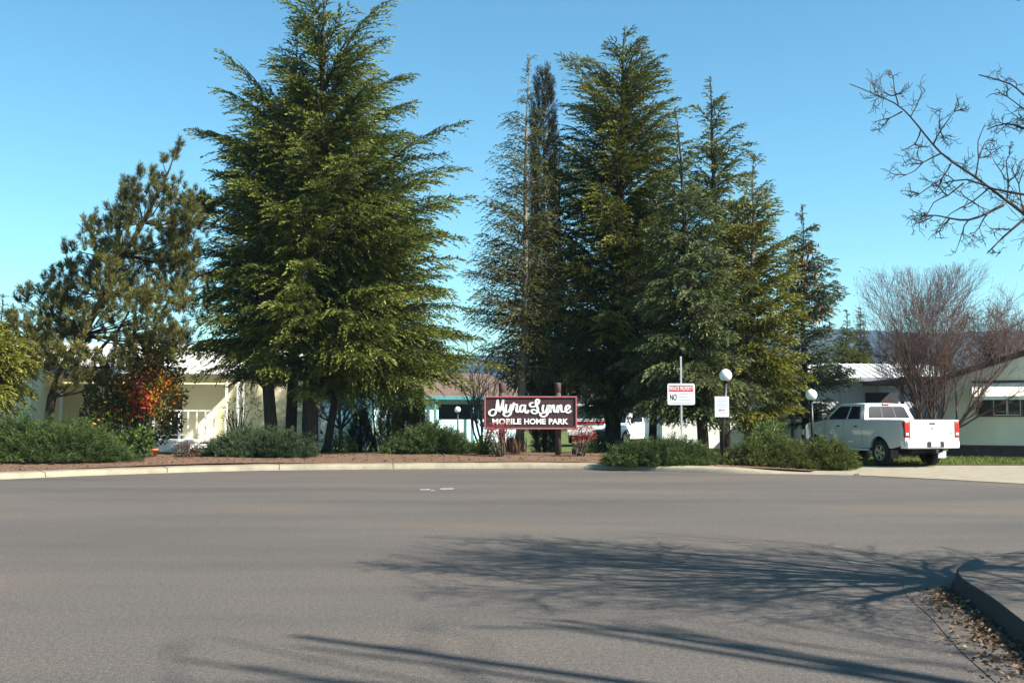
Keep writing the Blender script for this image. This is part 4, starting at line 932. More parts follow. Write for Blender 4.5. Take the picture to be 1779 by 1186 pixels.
MB().box(-.25, W + .25, -.42, -.352, ez - .05, ez + .13).build('fascia', 'white_paint', root)
MB().box(W - .10, W + .02, -.03, .02, 0, ez - .06).build('corner_trim', 'white_paint', root)
pd = 2.6; px0, px1 = lx(58), lx(428); pr_ = min(ez - .3, lz(647, 380, -pd))
MB().prism([(-pd - .1, pr_), (-.43, ez - .22), (-.43, ez - .1), (-pd - .1, pr_ + .12)], px0, px1 + .1, 'x').build('porch_roof', 'white_paint', root)
MB().box(px0, px1 + .1, -pd - .16, -pd - .102, pr_ - .06, pr_ + .2).build('porch_fascia', 'white_paint', root)
dz = lz(764, 320, -pd)
MB().box(lx(262, -pd), px1, -pd, -.03, dz - .08, dz).build('deck', 'white_paint', root)
siding_wall(lx(264, -pd), lx(350, -pd), 0, dz - .083, -pd + .03, .12, vertical=True).build('skirting', 'white_siding', root)
for px, v in ((107, -pd + .05), (394, -pd + .05), (414, -pd + .05), (423, -1.5)):
    x = lx(px, v); MB().box(x - .05, x + .05, v - .05, v + .05, 0 if px == 107 else dz, pr_ + .03 + (.12 if px == 423 else 0)).build('post', 'white_paint', root, .006)
z0, z1 = lz(756, 330, -pd), lz(712, 330, -pd); xa, xb = lx(268, -pd), lx(373, -pd)
rb = MB(); rb.box(xa, xb, -pd + .02, -pd + .06, z1 - .05, z1); rb.box(xa, xb, -pd + .02, -pd + .06, z0, z0 + .06)
n = 7
for i in range(n + 1):
    x = xa + (xb - xa) * i / n; wdt = .05 if i in (0, 3, 7) else .028
    rb.box(x - wdt, x + wdt, -pd + .015, -pd + .065, (dz if wdt > .03 else z0 + .06), z1 - (.05 if wdt < .03 else 0) + (.004 if wdt > .03 else 0))
rb.build('railing', 'white_paint', root)
sb = MB()
for i in range(3): sb.box(lx(334, -pd), lx(366, -pd), -pd - .3 * (i + 1), -pd - .3 * i - .002, 0, dz - .16 * (i + 1))
sb.build('steps', 'white_paint', root)
dr = MB().box(lx(296), lx(318), -.04, -.008, dz, dz + 2.0).build('door', 'skirt_dark', root); MB().box(lx(315), lx(317), -.07, -.041, dz + .95, dz + 1.0).build('handle', 'chrome', dr)
window(root, lx(205), lx(240), lz(715, 220), lz(672, 220), -.012, 'white_paint')
window(root, lx(66), lx(100), lz(715, 80), lz(662, 80), -.012, 'white_paint')
wx0, wx1 = lx(-120, -4.5), lx(57, -4.5)
mb = siding_wall(wx0, wx1, 0, ez - .1, -4.5, .22, .006); mb.box(wx0, wx1, -4.48, -.03, 0, ez - .11); mb.build('wing', 'cream_siding', root)
MB().box(wx0 - .2, wx1 + .2, -4.8, -.44, ez - .095, ez + .0).build('wing_roof', 'cream_roof', root)
# picket fence beyond
root = empty('picket_fence', (XW(570, 47), 47, -.03), 0, 'white picket fence seen past the cedar trunks', 'fence')
fb = MB(); wv_ = XW(640, 47) - XW(570, 47); zt = ZW(739, 47) + .03
for i in range(12):
    x = wv_ * i / 12; fb.prism([(x, .05), (x + .09, .05), (x + .09, zt - .05), (x + .045, zt), (x, zt - .05)], -.012, .012)
fb.build('pickets', 'white_paint', root); MB().box(-.05, wv_, .013, .05, .2, .28).box(-.05, wv_, .013, .05, zt - .25, zt - .17).build('rails', 'white_paint', root)
MB().box(-.12, .0, -.05, .06, 0, zt + .12).build('post', 'white_paint', root)
# small white shed behind the trunks
root = empty('garden_shed', (XW(551, 47.5), 47.5, -.03), R(10), 'small white shed with a dark opening just right of the cream house', 'shed')
MB().box(-.5, .42, 0, 1.2, 0, ZW(716, 47.5) + .03).build('wall', 'white_siding', root)
MB().prism([(-.6, ZW(716, 47.5) + .03), (-.05, ZW(700, 47.5) + .03), (.5, ZW(716, 47.5) + .03)], -.08, 1.3).build('roof', 'white_paint', root)
MB().prism([(.08, .75), (.30, .75), (.10, 1.12)], -.012, -.003).build('opening', 'dark_opening', root)
# blue house
Yb = 58; cx0 = XW(648, Yb); root = empty('mobile_home', (cx0, Yb, -.03), R(27), 'pale turquoise house with teal trim seen under the cedar boughs', 'house')
ez = ZW(690, Yb) + .03; Wb = 9.0; Db = 9.0
mb = siding_wall(0, Wb * .44, 0, ez, 0, .3, .016); mb.box(.001, Wb * .44, .02, Db, 0, ez - .01); mb.box(Wb * .44 + .001, Wb, 1.6, Db, 0, ez - .01); mb.build('wall', 'blue_siding', root)
MB().box(Wb * .44, Wb * .86, .0, .09, 0, 1.35).build('half_wall', 'blue_siding', root)
MB().box(Wb * .46, Wb * .80, 1.57, 1.598, .9, ez - .35).build('dark_panel', 'dark_opening', root)  # flat dark panel on the back wall of the recessed entry
MB().box(Wb * .86, Wb, .02, 1.598, 0, ez - .012).build('porch_end', 'blue_siding', root)
ry = Db / 2; rz = ZW(648, Yb + ry) + .03
MB().prism([(-.5, ez), (ry, rz), (Db + .5, ez), (Db + .5, ez + .1), (ry, rz + .12), (-.5, ez + .1)], -.4, Wb + .4, 'x').build('roof', 'shingle_brown', root)
MB().box(-.4, Wb + .4, -.56, -.502, ez - .1, ez + .12).build('fascia', 'teal_trim', root)
MB().box(-.02, .10, -.04, .018, 0, ez - .12).build('corner_trim', 'white_paint', root)
for x in (Wb * .40, Wb * .66): MB().box(x - .06, x + .06, -.44, -.32, 0, ez - .02).build('post', 'teal_trim', root)
window(root, 1.3, 2.6, 1.2, 2.1, -.012, 'white_paint')
dr = MB().box(Wb * .81, Wb * .853, 1.56, 1.59, .1, 2.1).build('door', 'white_paint', root)
# low white building, centre right
Yw = 45; x0, x1 = XW(1150, Yw), XW(1374, Yw)
root = empty('mobile_home', (x0, Yw, .1), 0, 'long low white clapboard building behind the right cedar clump', 'mobile home')
mb = siding_wall(0, x1 - x0, 0, 2.3, 0, .2, .006); mb.box(0, x1 - x0, .02, 6, 0, 2.29); mb.build('wall', 'white_siding', root)
MB().prism([(-.3, 2.27), (3, 2.9), (6.3, 2.27), (6.3, 2.37), (3, 3.0), (-.3, 2.37)], -.2, x1 - x0 + .2, 'x').build('roof', 'metal_roof', root)
# grey-white mobile home with ribbed roof
Yg = 43.5; x0, x1 = XW(1395, Yg), XW(1650, Yg); zg = .05
root = empty('mobile_home', (x0, Yg, zg), 0, 'long pale grey home with ribbed white metal roof behind the pickup', 'mobile home')
ez = ZW(660, Yg) - zg; W = x1 - x0
mb = siding_wall(0, W, 0, ez, 0, .32, vertical=True); mb.box(0, W, .02, 5.6, 0, ez - .01); mb.build('wall', 'shed_siding', root)
for px in (1525, 1460): MB().box(XW(px, Yg) - x0 - .02, XW(px, Yg) - x0 + .02, -.02, .01, 0, ez - .12).build('joint_strip', 'frame_alu', root)
rz = ZW(632, Yg + 2.8) - zg
rb = MB(); n = int(W / .3); ra, rb_ = (-.35, ez + .05), (2.8, rz)
rb.prism([(-.35, ez), (2.8, rz - .06), (5.95, ez), (5.95, ez + .06), (2.8, rz), (-.35, ez + .06)], -.2, W + .2, 'x')
for i in range(n + 1):
    x = -.18 + (W + .34) * i / n
    rb.prism([(-.36, ez + .055), (2.8, rz - .005), (2.8, rz + .035), (-.36, ez + .095)], x, x + .045, 'x')
rb.build('roof', 'metal_roof', root)
MB().box(-.2, W + .2, -.43, -.362, ez - .06, ez + .09).build('gutter', 'frame_alu', root)
# carport joined to the right house
root = empty('carport', (XW(1556, 39.5), 39.5, .05), 0, 'dark flat carport between the grey home and the sage house', 'carport')
wc = XW(1642, 38.2) - XW(1556, 39.5); ct = ZW(664, 39.5) - .05
MB().box(0, wc, -.6, 3.6, ct - .02, ct + .14).build('roof', 'carport_dark', root)
MB().box(-.03, wc, -.68, -.602, ct - .08, ct + .2).build('fascia', 'brown_trim', root)
for x in (.1, wc * .55): MB().box(x - .05, x + .05, -.5, -.4, 0, ct - .022).build('post', 'carport_dark', root)
MB().box(0, wc, 3.3, 3.36, .0, ct - .32).build('back_shade', 'carport_dark', root)  # dark sheet added to stand in for the shade under the carport
# sage house at right
Yr = 38.2; x0 = XW(1640, Yr); zg = .04
root = empty('mobile_home', (x0, Yr, zg), R(-27), 'sage grey-green gable-front home with a cream window awning at the right edge', 'mobile home')
S_ = F / Yr; W = 9.5; zc = ZW(662, Yr) - zg; zp = zc + W / 2 * .315; zs = ZW(773, Yr) - zg
ca_ = math.cos(R(27))
def gx(px):   # pixel column to distance along the turned front
    k = (px - CX) / F; return (k * Yr - x0) / (ca_ + k * math.sin(R(27)))
def gdepth(px): return Yr - gx(px) * math.sin(R(27))
wl = MB().prism([(0, zs), (W, zs), (W, zc), (W / 2, zp), (0, zc)], 0, 14)
wl.build('wall', 'sage_siding', root)
MB().box(.04, W - .04, .05, 13.9, 0, zs - .002).build('skirting', 'skirt_dark', root)
MB().box(-.02, W, -.03, -.003, zs - .05, zs + .02).build('base_trim', 'frame_dark', root)
MB().prism([(-.45, zc - .14), (W / 2, zp), (W + .45, zc - .14), (W + .45, zc + .08), (W / 2, zp + .22), (-.45, zc + .08)], -.10, 14.4).build('roof', 'brown_trim', root)
zt = zc + .04
MB().box(.02, W - .02, -.018, -.003, zt, zt + .03).build('seam_trim', 'sage_siding', root)
def hz(py, px): return ZW(py, gdepth(px)) - zg
wx0, wx1 = gx(1697), gx(1800); wz0, wz1 = hz(721, 1740), hz(692, 1740)
f = window(root, wx0, wx1, wz0, wz1, -.012, 'frame_dark', 3)
fb = MB(); 
for a_, b_ in ((.27, .50), (.505, .73)):
    xa, xb = wx0 + (wx1 - wx0) * a_, wx0 + (wx1 - wx0) * b_; t = .025
    fb.box(xa, xb, -.072, -.062, wz1 - t, wz1).box(xa, xb, -.072, -.062, wz0, wz0 + t).box(xa, xa + t, -.0715, -.0625, wz0 + t, wz1 - t).box(xb - t, xb, -.0715, -.0625, wz0 + t, wz1 - t)
fb.build('sash', 'frame_alu', f)
ax0, ax1 = gx(1689), gx(1808); az0, az1 = hz(692, 1740), hz(665, 1740)
MB().prism([(-.02, az1), (-.55, az0 + .06), (-.55, az0 + .03), (-.02, az1 - .03)], ax0, ax1, 'x').build('awning', 'awning_cream', root)
MB().box(ax0 - .02, ax1 + .02, -.575, -.552, az0 - .05, az0 + .075).build('awning_valance', 'awning_cream', root)
MB().box(ax0, ax1, -.035, -.004, az1 + .0, az1 + .09).build('awning_header', 'frame_dark', root)
# ------------------------------------------------------------------ vehicles
def wheel(root, x, y, r, wdt, out, rimr=.62, name='wheel'):
    s = 1 if out > 0 else -1
    w_ = empty(name, (x, y, r)); w_.parent = root
    def lat(prof, m, nm, par, n=28):
        mb = MB(); v = []; f = []
        for rr, yy in prof:
            for k in range(n): t = 2 * math.pi * k / n; v.append((rr * math.cos(t), yy * s, rr * math.sin(t)))
        for i in range(len(prof) - 1):
            for k in range(n): f.append((i * n + k, i * n + (k + 1) % n, (i + 1) * n + (k + 1) % n, (i + 1) * n + k))
        return mb.add(v, f, True).build(nm, m, par)
    h = wdt / 2
    lat([(r * .6, -h * .9), (r * .93, -h), (r, -h * .75), (r, h * .75), (r * .96, h * .95), (r * .8, h), (r * rimr, h * .92), (r * rimr, -h * .9)], 'tyre', 'tyre', w_)
    lat([(r * rimr, h * .88), (r * rimr * .93, h * .9), (r * rimr * .88, h * .55), (r * rimr * .3, h * .3), (.001, h * .3)], 'under', 'rim_well', w_)
    sp = MB()
    for k in range(5):
        a_ = R(72 * k + 18); c_, s_ = math.cos(a_), math.sin(a_)
        pts = [(-.16, .12), (.16, .12), (.2, .95), (-.2, .95)]; R_ = r * rimr; v = []
        for dy in (.62, .95):
            for u, q in pts: xx = u * R_ * (1 if q > .5 else .8); zz = q * R_ * .97; v.append((xx * c_ - zz * s_, h * dy * s, xx * s_ + zz * c_))
        sp.add(v, [(0, 1, 2, 3), (4, 5, 6, 7), (0, 1, 5, 4), (1, 2, 6, 5), (2, 3, 7, 6), (3, 0, 4, 7)])
    n = 20; R_ = r * rimr
    ring = []
    for rr, dy in ((R_ * .98, .96), (R_ * .86, .96), (R_ * .86, .7)): ring.append([(rr * math.cos(2 * math.pi * k / n), h * dy * s, rr * math.sin(2 * math.pi * k / n)) for k in range(n + 1)])
    sp.grid(ring); hub = [[(rr * math.cos(2 * math.pi * k / 12), h * dy * s, rr * math.sin(2 * math.pi * k / 12)) for k in range(13)] for rr, dy in ((R_ * .22, .7), (R_ * .2, .98), (.001, .99))]
    sp.grid(hub); sp.build('rim', 'rim', w_)
    return w_
def quad_pt(q, u, v, off=0.0):
    a_, b_, c_, d_ = (Vector(p) for p in q); p = a_.lerp(b_, u).lerp(d_.lerp(c_, u), v); nn = (b_ - a_).cross(d_ - a_).normalized(); return p + nn * off
def quad_panel(mb, q, uv, off, th=.004):
    a_, b_, d_ = Vector(q[0]), Vector(q[1]), Vector(q[3]); ce = sum((Vector(p) for p in q), Vector()) / 4
    if (b_ - a_).cross(d_ - a_).dot(ce - Vector((3.0 if q[0][0] > 3.2 or q[1][0] > 3.2 or q[0][0] < 2.3 else 2, 0, 1.3))) < 0: off, th = -off, -th
    pts = [quad_pt(q, u, v, off) for u, v in uv]; back = [quad_pt(q, u, v, off - th) for u, v in uv]; n = len(uv)
    mb.add(pts + back, [tuple(range(n))] + [(i, (i + 1) % n, n + (i + 1) % n, n + i) for i in range(n)])
def lerpn(x, xs, ys): return float(np.interp(x, xs, ys))
def body_sides(spec, name, m, root):
    L_, hw, top, low, wr, xr, xf, ar = (spec[k] for k in ('L', 'hw', 'top', 'low', 'wr', 'xr', 'xf', 'arch'))
    xs = sorted(set([round(L_ * i / 90, 4) for i in range(91)] + [round(c_ + ar * math.cos(R(t)), 4) for c_ in (xr, xf) for t in range(0, 181, 9)]))
    def zl(x):
        z = lerpn(x, *low)
        for c_ in (xr, xf):
            if abs(x - c_) < ar: z = max(z, wr + math.sqrt(ar * ar - (x - c_) ** 2))
        return z
    def wy(x, z):
        zm = spec['zm']; w_ = hw - .05 * abs((z - zm) / .5) ** 2.2 - (max(0, x - (L_ - .75)) ** 2) * spec.get('nose', .42) - (max(0, .25 - x) ** 2) * spec.get('tail', .5)
        for c_ in (xr, xf):
            dd = math.hypot(x - c_, z - wr) - ar; w_ += spec.get('flare', .03) * math.exp(-((dd - .02) / .07) ** 2)
        return w_
    mb = MB(); tops = []
    for s in (1, -1):
        rows = []
        for x in xs:
            a_, b_ = zl(x), lerpn(x, *top); rows.append([(x, s * wy(x, a_ + (b_ - a_) * k / 12), a_ + (b_ - a_) * k / 12) for k in range(13)])
        mb.grid(rows)
        # inner lip of arches
        rows = [[(x, s * wy(x, zl(x)), zl(x)), (x, s * (wy(x, zl(x)) - .09), zl(x) + .01)] for x in xs]; mb.grid(rows)
    return mb, xs, wy, zl
# --- pickup
spec = dict(L=5.72, hw=1.0, top=([0, 1.98, 2.0, 4.15, 4.3, 5.3, 5.72], [1.42, 1.42, 1.40, 1.385, 1.37, 1.26, 1.12]), low=([0, .3, .55, 1.7, 4.0, 5.3, 5.72], [.66, .60, .55, .52, .50, .55, .6]),
            wr=.41, xr=1.18, xf=4.70, arch=.50, zm=1.0, flare=.035)
th = R(16.3); hd = Vector((-math.sin(th), math.cos(th), 0)); lf = Vector((-math.cos(th), -math.sin(th), 0))
wl_ = Vector((XW(1533, 32.4), 32.4, .025)); org = wl_ - hd * 1.18 - lf * .86
truck = empty('pickup_truck', org, math.pi / 2 + th, 'white crew-cab pickup parked at the right with its tailgate toward the road', 'pickup truck')
mb, xs, wy, zl = body_sides(spec, 'body', 'truck_paint', truck)
# hood, front, cowl
rows = []
for x in np.linspace(4.12, 5.72, 14):
    zt_ = lerpn(x, *spec['top']); w_ = wy(x, zt_); row = []
    for u in np.linspace(-1, 1, 17): row.append((x, u * w_, zt_ + .085 * (1 - sstep(.45, .8, abs(u))) * (1 - max(0, (x - 5.3) / .42) ** 2) ))
    rows.append(row)
mb.grid(rows)
rows = [[(5.72 + dx, u * (wy(5.72, 1.0) - .0) , z) for u in np.linspace(-1, 1, 9)] for z, dx in ((1.12, 0), (.95, .04), (.7, .05), (.55, .0))]; mb.grid(rows)
# bed rails, inner walls, floor, bulkhead
for s in (1, -1):
    mb.grid([[(x, s * wy(x, 1.42), 1.42), (x, s * (wy(x, 1.42) - .05), 1.432), (x, s * .84, 1.425), (x, s * .83, .9)] for x in np.linspace(.02, 1.99, 8)])
mb.grid([[(x, y, .9) for y in (-.83, .83)] for x in (.02, 1.99)]); mb.grid([[(1.985, y, z) for y in (-.95, .95)] for z in (.9, 1.42)])
mb.build('body', 'truck_paint', truck)
# cab
q_rear = [(1.99, -.93, 1.40), (1.99, .93, 1.40), (2.20, .755, 1.905), (2.20, -.755, 1.905)]
cb = [(1.99, .93, 1.40), (1.99, -.93, 1.40), (4.42, -.90, 1.365), (4.42, .90, 1.365), (2.20, .755, 1.905), (2.20, -.755, 1.905), (3.55, -.73, 1.925), (3.55, .73, 1.925)]
cm = MB(); cm.add(cb, [(0, 1, 5, 4), (1, 2, 6, 5), (2, 3, 7, 6), (3, 0, 4, 7)])
rows = []
for x, ze in ((2.20, 1.905), (2.28, 1.935), (2.9, 1.95), (3.45, 1.94), (3.55, 1.925)):
    hwx = lerpn(x, [2.2, 3.55], [.755, .73]); cr_ = .0 if x in (2.20, 3.55) else .035
    rows.append([(x, u * hwx, (1.905 if x < 2.25 else 1.925 if x > 3.5 else ze - .02) * 1 + (cr_ * (1 - u * u))) for u in np.linspace(-1, 1, 9)])
cm.grid(rows); cm.build('cab', 'truck_paint', truck, 0, True)
gl = MB(); quad_panel(gl, [cb[1], cb[0], cb[4], cb[5]], [(.07, .12), (.93, .12), (.93, .8), (.88, .88), (.12, .88), (.07, .8)], .008); gw = gl.build('rear_window', 'glass_dark', truck)
for u in (.36, .64):
    fm = MB(); quad_panel(fm, [cb[1], cb[0], cb[4], cb[5]], [(u - .006, .12), (u + .006, .12), (u + .006, .88), (u - .006, .88)], .012); fm.build('slider_frame', 'black_plastic', gw)
for s in (1, -1):
    q = [cb[0], cb[3], cb[7], cb[4]] if s > 0 else [cb[2], cb[1], cb[5], cb[6]]
    fl = (lambda uv: uv) if s > 0 else (lambda uv: [(1 - u, v) for u, v in uv][::-1])
    # v up; u from rear to front on the sloped trapezoid
    gl = MB(); quad_panel(gl, q, fl([(.105, .10), (.395, .10), (.46, .86), (.17, .86), (.12, .6)]), -.008 if False else (-.010), .02)
    off = .009
    gl = MB(); quad_panel(gl, q, fl([(.115, .08), (.40, .08), (.475, .87), (.165, .87), (.125, .55)]), off); gl.build('side_window', 'glass_dark', truck)
    gl = MB(); quad_panel(gl, q, fl([(.445, .08), (.86, .08), (.90, .2), (.925, .80), (.88, .87), (.52, .87)]), off); gl.build('side_window', 'glass_dark', truck)
gl = MB(); quad_panel(gl, [cb[3], cb[2], cb[6], cb[7]], [(.06, .08), (.94, .08), (.92, .9), (.08, .9)], .008); gl.build('windscreen', 'glass_dark', truck)
# tailgate
tg = MB(); tg.box(-.045, .03, -.80, .80, .80, 1.41); tgo = tg.build('tailgate', 'truck_paint', truck, .018)
MB().box(-.055, -.0455, -.10, .10, 1.285, 1.325).build('handle', 'black_plastic', tgo)
MB().prism([(-.035, 1.19), (.035, 1.19), (.03, 1.145), (0, 1.12), (-.03, 1.145)], -.052, -.0455, 'x').build('emblem', 'rim', tgo)
MB().box(-.050, -.0455, -.74, -.62, 1.015, 1.035).box(-.050, -.0455, -.68, -.62, .98, 1.0).build('badge', 'rim', tgo)
for s in (1, -1):
    MB().box(-.03, .16, s * .80 + (.004 if s > 0 else -.18), s * .80 + (.18 if s > 0 else -.004), 1.365, 1.415).build('bed_corner', 'truck_paint', truck, .02)
    t_ = MB(); y0, y1 = (.806, .975) if s > 0 else (-.975, -.806); t_.box(-.045, .10, y0, y1, .885, 1.36); tl = t_.build('tail_light', 'tail_red', truck, .02)
    MB().box(-.05, -.046, y0 + .04, y1 - .04, .96, 1.03).build('reverse_lamp', 'plate', tl)
    MB().box(-.03, .11, (.806 if s > 0 else -.97), (.97 if s > 0 else -.806), .62, .882).build('lower_corner', 'truck_paint', truck, .02)
    # doors' handles, gaps
    for x in (2.32, 3.28): MB().box(x, x + .17, s * wy(x, 1.2) - .012, s * wy(x, 1.2) + .022, 1.18, 1.225).build('door_handle', 'black_plastic', truck, .01)
    for x in (2.06, 3.08, 4.18):
        gp = MB()
        pts = [(x, s * (wy(x, z) + .003), z) for z in np.linspace(.56, 1.38, 9)]
        for a_, b_ in zip(pts, pts[1:]): gp.add([(a_[0] - .006, a_[1], a_[2]), (a_[0] + .006, a_[1], a_[2]), (b_[0] + .006, b_[1], b_[2]), (b_[0] - .006, b_[1], b_[2])], [(0, 1, 2, 3)])
        gp.build('door_gap', 'black_plastic', truck)
    mr_ = MB(); mr_.box(3.98, 4.10, s * 1.0 - (.0 if s > 0 else .22), s * 1.0 + (.22 if s > 0 else 0), 1.40, 1.62); mr_.build('mirror', 'black_plastic', truck, .03)
    MB().box(1.75, 4.05, (s * .93 if s > 0 else -1.03), (1.03 if s > 0 else -.93), .44, .50).build('running_board', 'bumper_white', truck, .015)
    MB().box(2.55, 2.82, (.985 if s > 0 else -1.0), (1.0 if s > 0 else -.985), .68, .74).build('door_decal', 'white_paint', truck)
    MB().box(.62, .65, (.72 if s > 0 else -1.0), (1.0 if s > 0 else -.72), .24, .5).build('mud_flap', 'skirt_dark' if s > 0 else 'plate', truck)
    hl = MB().box(5.60, 5.74, (.62 if s > 0 else -.9), (.9 if s > 0 else -.62), .86, 1.06).build('headlight', 'plate', truck, .03)
    wheel(truck, 1.18, s * .86, .40, .27, s); wheel(truck, 4.70, s * .86, .40, .27, s)
MB().box(2.145, 2.2, -.14, .14, 1.885, 1.935).build('brake_light', 'tail_red', truck, .012)
bp = MB()
bp.add([(x, y, z) for y, xo in ((-1.0, .12), (-.92, -.10), (-.34, -.17), (.34, -.17), (.92, -.10), (1.0, .12)) for x, z in ((xo + .02, .56), (xo, .60), (xo, .73), (xo + .03, .79), (.14, .79))], [(i * 5 + k, i * 5 + k + 1, (i + 1) * 5 + k + 1, (i + 1) * 5 + k) for i in range(5) for k in range(4)])
bpo = bp.build('rear_bumper', 'bumper_white', truck)
MB().box(-.178, -.1715, -.30, .30, .60, .775).build('plate_recess', 'black_plastic', bpo); MB().box(-.184, -.1785, -.155, .155, .61, .765).build('licence_plate', 'plate', bpo)
MB().box(-.25, .3, -.05, .05, .42, .52).build('tow_hitch', 'black_plastic', truck, .01)
MB().box(5.72, 5.80, -.95, .95, .5, .72).build('front_bumper', 'chrome', truck, .03); MB().box(5.745, 5.775, -.58, .58, .78, 1.1).build('grille', 'chrome', truck)
MB().box(.2, 5.5, -.55, .55, .42, .62).box(1.05, 1.3, -.8, .8, .35, .47).box(4.6, 4.8, -.8, .8, .35, .47).build('chassis', 'under', truck)
MB().tube([(.1, -.62, .5), (.9, -.62, .48)], .04, 8).build('exhaust', 'rim', truck)
iw = MB()
for s in (1, -1):
    for c_ in (1.18, 4.70): iw.box(c_ - .52, c_ + .52, s * .70 - .02, s * .70 + .02, .55, 1.0)
iw.build('wheel_housing', 'under', truck)
# --- generic parked car
def car(name, label, loc, rz, L_, hw, roof, belt, roofx, basex, cat, stripe=False, wr=.34):
    sp = dict(L=L_, hw=hw, top=([0, .1, L_ * .68, L_ * .72, L_ * .95, L_], [belt - .04, belt, belt - .02, belt - .05, belt - .2, belt - .34]), low=([0, .4, L_ * .85, L_], [.42, .28, .28, .38]), wr=wr, xr=L_ * .2, xf=L_ * .8, arch=wr * 1.2, zm=.72, flare=.02)
    c = empty(name, loc, rz, label, cat); mb, xs, wy, zl = body_sides(sp, 'body', 'car_white', c)
    rows = [[(x, u * wy(x, lerpn(x, *sp['top'])), lerpn(x, *sp['top']) + .05 * (1 - u * u)) for u in np.linspace(-1, 1, 9)] for x in np.linspace(L_ * .66, L_, 12)]; mb.grid(rows)
    mb.grid([[(L_ + dx, u * wy(L_, .6), z) for u in np.linspace(-1, 1, 7)] for z, dx in ((belt - .34, 0), (.6, .05), (.38, .0))])
    mb.grid([[(-dx, u * wy(0, .8), z) for u in np.linspace(-1, 1, 7)] for z, dx in ((belt - .04, 0), (.7, .04), (.42, .0))]); mb.build('body', 'car_white', c)
    b0, b1 = basex; r0, r1 = roofx; w0, w1 = hw - .06, hw - .22
    cb = [(b0, w0, belt), (b0, -w0, belt), (b1, -w0, belt - .03), (b1, w0, belt - .03), (r0, w1, roof), (r0, -w1, roof), (r1, -w1, roof), (r1, w1, roof)]
    cm = MB().add(cb, [(0, 1, 5, 4), (1, 2, 6, 5), (2, 3, 7, 6), (3, 0, 4, 7)]); cm.grid([[(x, u * w1, roof + (.0 if x in (r0, r1) else .04 * (1 - u * u))) for u in np.linspace(-1, 1, 7)] for x in (r0, r0 + .1, r1 - .1, r1)]); cm.build('cab', 'car_white', c)
    g_ = 'glass_teal' if stripe else 'glass_dark'
    for nm, q in (('rear_window', [cb[1], cb[0], cb[4], cb[5]]), ('windscreen', [cb[3], cb[2], cb[6], cb[7]])):
        gl = MB(); quad_panel(gl, q, [(.06, .06), (.94, .06), (.9, .9), (.1, .9)], .008); gl.build(nm, g_, c)
    for s, q in ((1, [cb[0], cb[3], cb[7], cb[4]]), (-1, [cb[2], cb[1], cb[5], cb[6]])):
        for (u0, u1) in ((.12, .47), (.51, .86)):
            uv = [(u0, .08), (u1, .08), (u1, .86), (u0, .86)]; gl = MB(); quad_panel(gl, q, uv if s > 0 else [(1 - u, v) for u, v in uv][::-1], .008); gl.build('side_window', g_, c)
        MB().box(-.05, .06, s * (hw - .13) - .1, s * (hw - .13) + .1, belt - .22, belt - .06).build('tail_light', 'tail_red', c)
        MB().box(L_ - .06, L_ + .03, s * (hw - .2) - .14, s * (hw - .2) + .14, belt - .5, belt - .34).build('headlight', 'plate', c)
        MB().box(b1 - .35, b1 - .22, s * hw - (.0 if s > 0 else .14), s * hw + (.14 if s > 0 else 0), belt, belt + .14).build('mirror', 'black_plastic', c, .02)
        wheel(c, L_ * .2, s * (hw - .13), wr, .2, s); wheel(c, L_ * .8, s * (hw - .13), wr, .2, s)
    if stripe: MB().box(-.052, -.041, -(hw - .235), hw - .235, belt - .2, belt - .08).build('light_band', 'tail_red', c)
    MB().box(-.10, -.04, -hw + .08, hw - .08, .42, .62).build('rear_bumper', 'bumper_white', c, .02); MB().box(L_ + .02, L_ + .1, -hw + .1, hw - .1, .36, .58).build('front_bumper', 'black_plastic', c, .02)
    MB().box(L_ + .052, L_ + .07, -.5, .5, belt - .5, belt - .36).build('grille', 'black_plastic', c)
    MB().box(.3, L_ - .3, -hw + .25, hw - .25, .2, .4).build('underbody', 'under', c)
    return c
p = P(1093, 755, 52); car('parked_suv', 'white sport utility vehicle half hidden behind the dense cedar trunk', (p.x + 1.2, 55.5, .1), R(-125), 4.6, .92, 1.72, 1.08, (.35, 2.9), (.06, 3.45), 'car')
car('parked_van', 'white van with a red light band seen beside the right end of the brown sign', (XW(1018, 52), 52, .15), R(84), 4.7, .95, 1.95, 1.2, (.2, 3.3), (.04, 3.9), 'van', True)

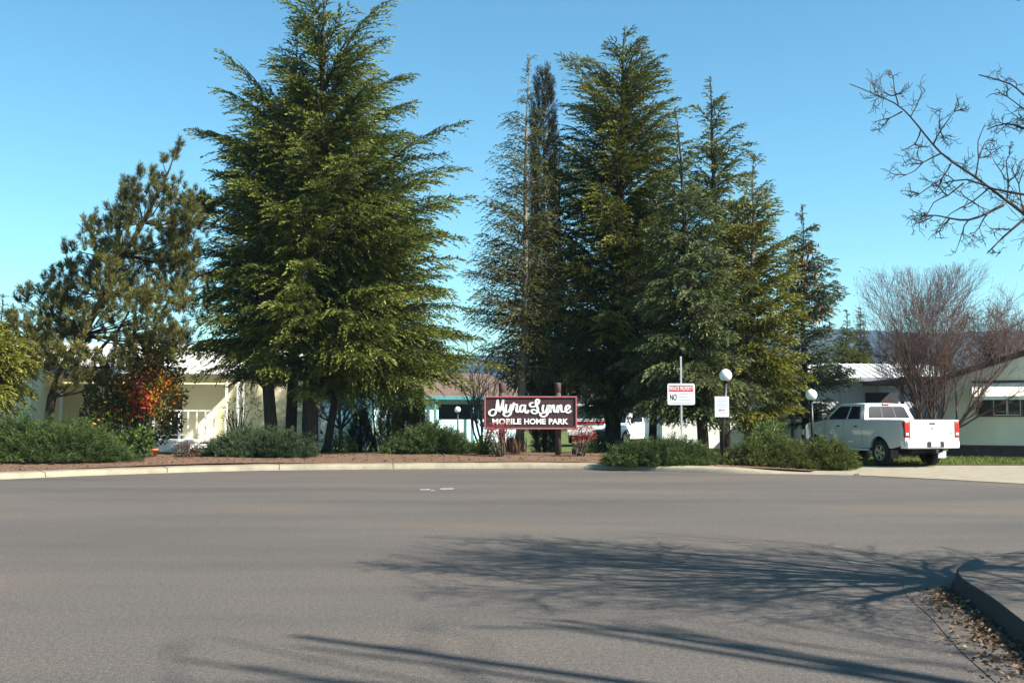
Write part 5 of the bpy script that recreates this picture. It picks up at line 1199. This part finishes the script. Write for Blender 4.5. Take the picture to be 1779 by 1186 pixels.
# ------------------------------------------------------------------ small things
rk = MB(); rg = random.Random(3)
def rock(label, px, py, r, seed):
    rg = random.Random(seed); g0 = G(px, py, .02); bm = bmesh.new(); bmesh.ops.create_icosphere(bm, subdivisions=3, radius=1)
    for v in bm.verts:
        n = 1 + .22 * math.sin(v.co.x * 3 + seed) * math.sin(v.co.y * 4 + 1) + .12 * math.sin(v.co.z * 7 + v.co.x * 5) + rg.uniform(-.03, .03); v.co = Vector((v.co.x * r * 1.2 * n, v.co.y * r * n, max(-.3, v.co.z) * r * .9 * n))
    me = bpy.data.meshes.new('rock'); bm.to_mesh(me); bm.free(); me.materials.append(MATS['rock']); o = bpy.data.objects.new('rock', me); COL.objects.link(o); o.location = (g0.x, g0.y, .04 + r * .15); tag(o, label, 'rock')
rock('pale rock at the kerb between the two olive junipers', 1405, 808, .17, 5)
rock('flatter pale rock just left of the other kerb rock', 1392, 812, .11, 9)
g0 = P(266, 782, 32.2)
pot = empty('flower_pot', (g0.x, 32.2, gz(g0.x, 32.2)), 0, 'small orange-red flower pot at the left end of the white skirting', 'flower pot')
MB().lathe([(.001, 0), (.10, 0), (.14, .2), (.155, .2), (.155, .25), (.13, .25), (.12, .2), (.001, .19)], 16).build('pot', 'orange_pot', pot)
rng = np.random.default_rng(2); k = 60; np_mesh('flowers', diamonds(rng.normal(size=(k, 3)) * [.05, .05, .03] + [0, 0, .26], rng.normal(size=(k, 3)) + [0, 0, 1], rng.uniform(.05, .1, k), rng.uniform(.03, .05, k), rng), 4, 'leaf_rust', pot, rng.random(k))

# ------------------------------------------------------------------ haze
rg = random.Random(1)
hb = MB().box(-2300, 2300, -80, 2400, -1.2, 260).build('haze', 'under'); tag(hb, kind='stuff', label='pale blue air in front of the far hills', cat='haze')
hm = bpy.data.materials.new('haze'); hm.use_nodes = True; nt = hm.node_tree; nt.nodes.remove(nt.nodes['Principled BSDF'])
pv_ = nt.nodes.new('ShaderNodeVolumePrincipled'); pv_.inputs['Density'].default_value = HAZE; pv_.inputs['Color'].default_value = (.45, .68, 1, 1); pv_.inputs['Anisotropy'].default_value = .0
nt.links.new(pv_.outputs[0], nt.nodes['Material Output'].inputs['Volume']); hb.data.materials.clear(); hb.data.materials.append(hm)
hb.visible_shadow = True
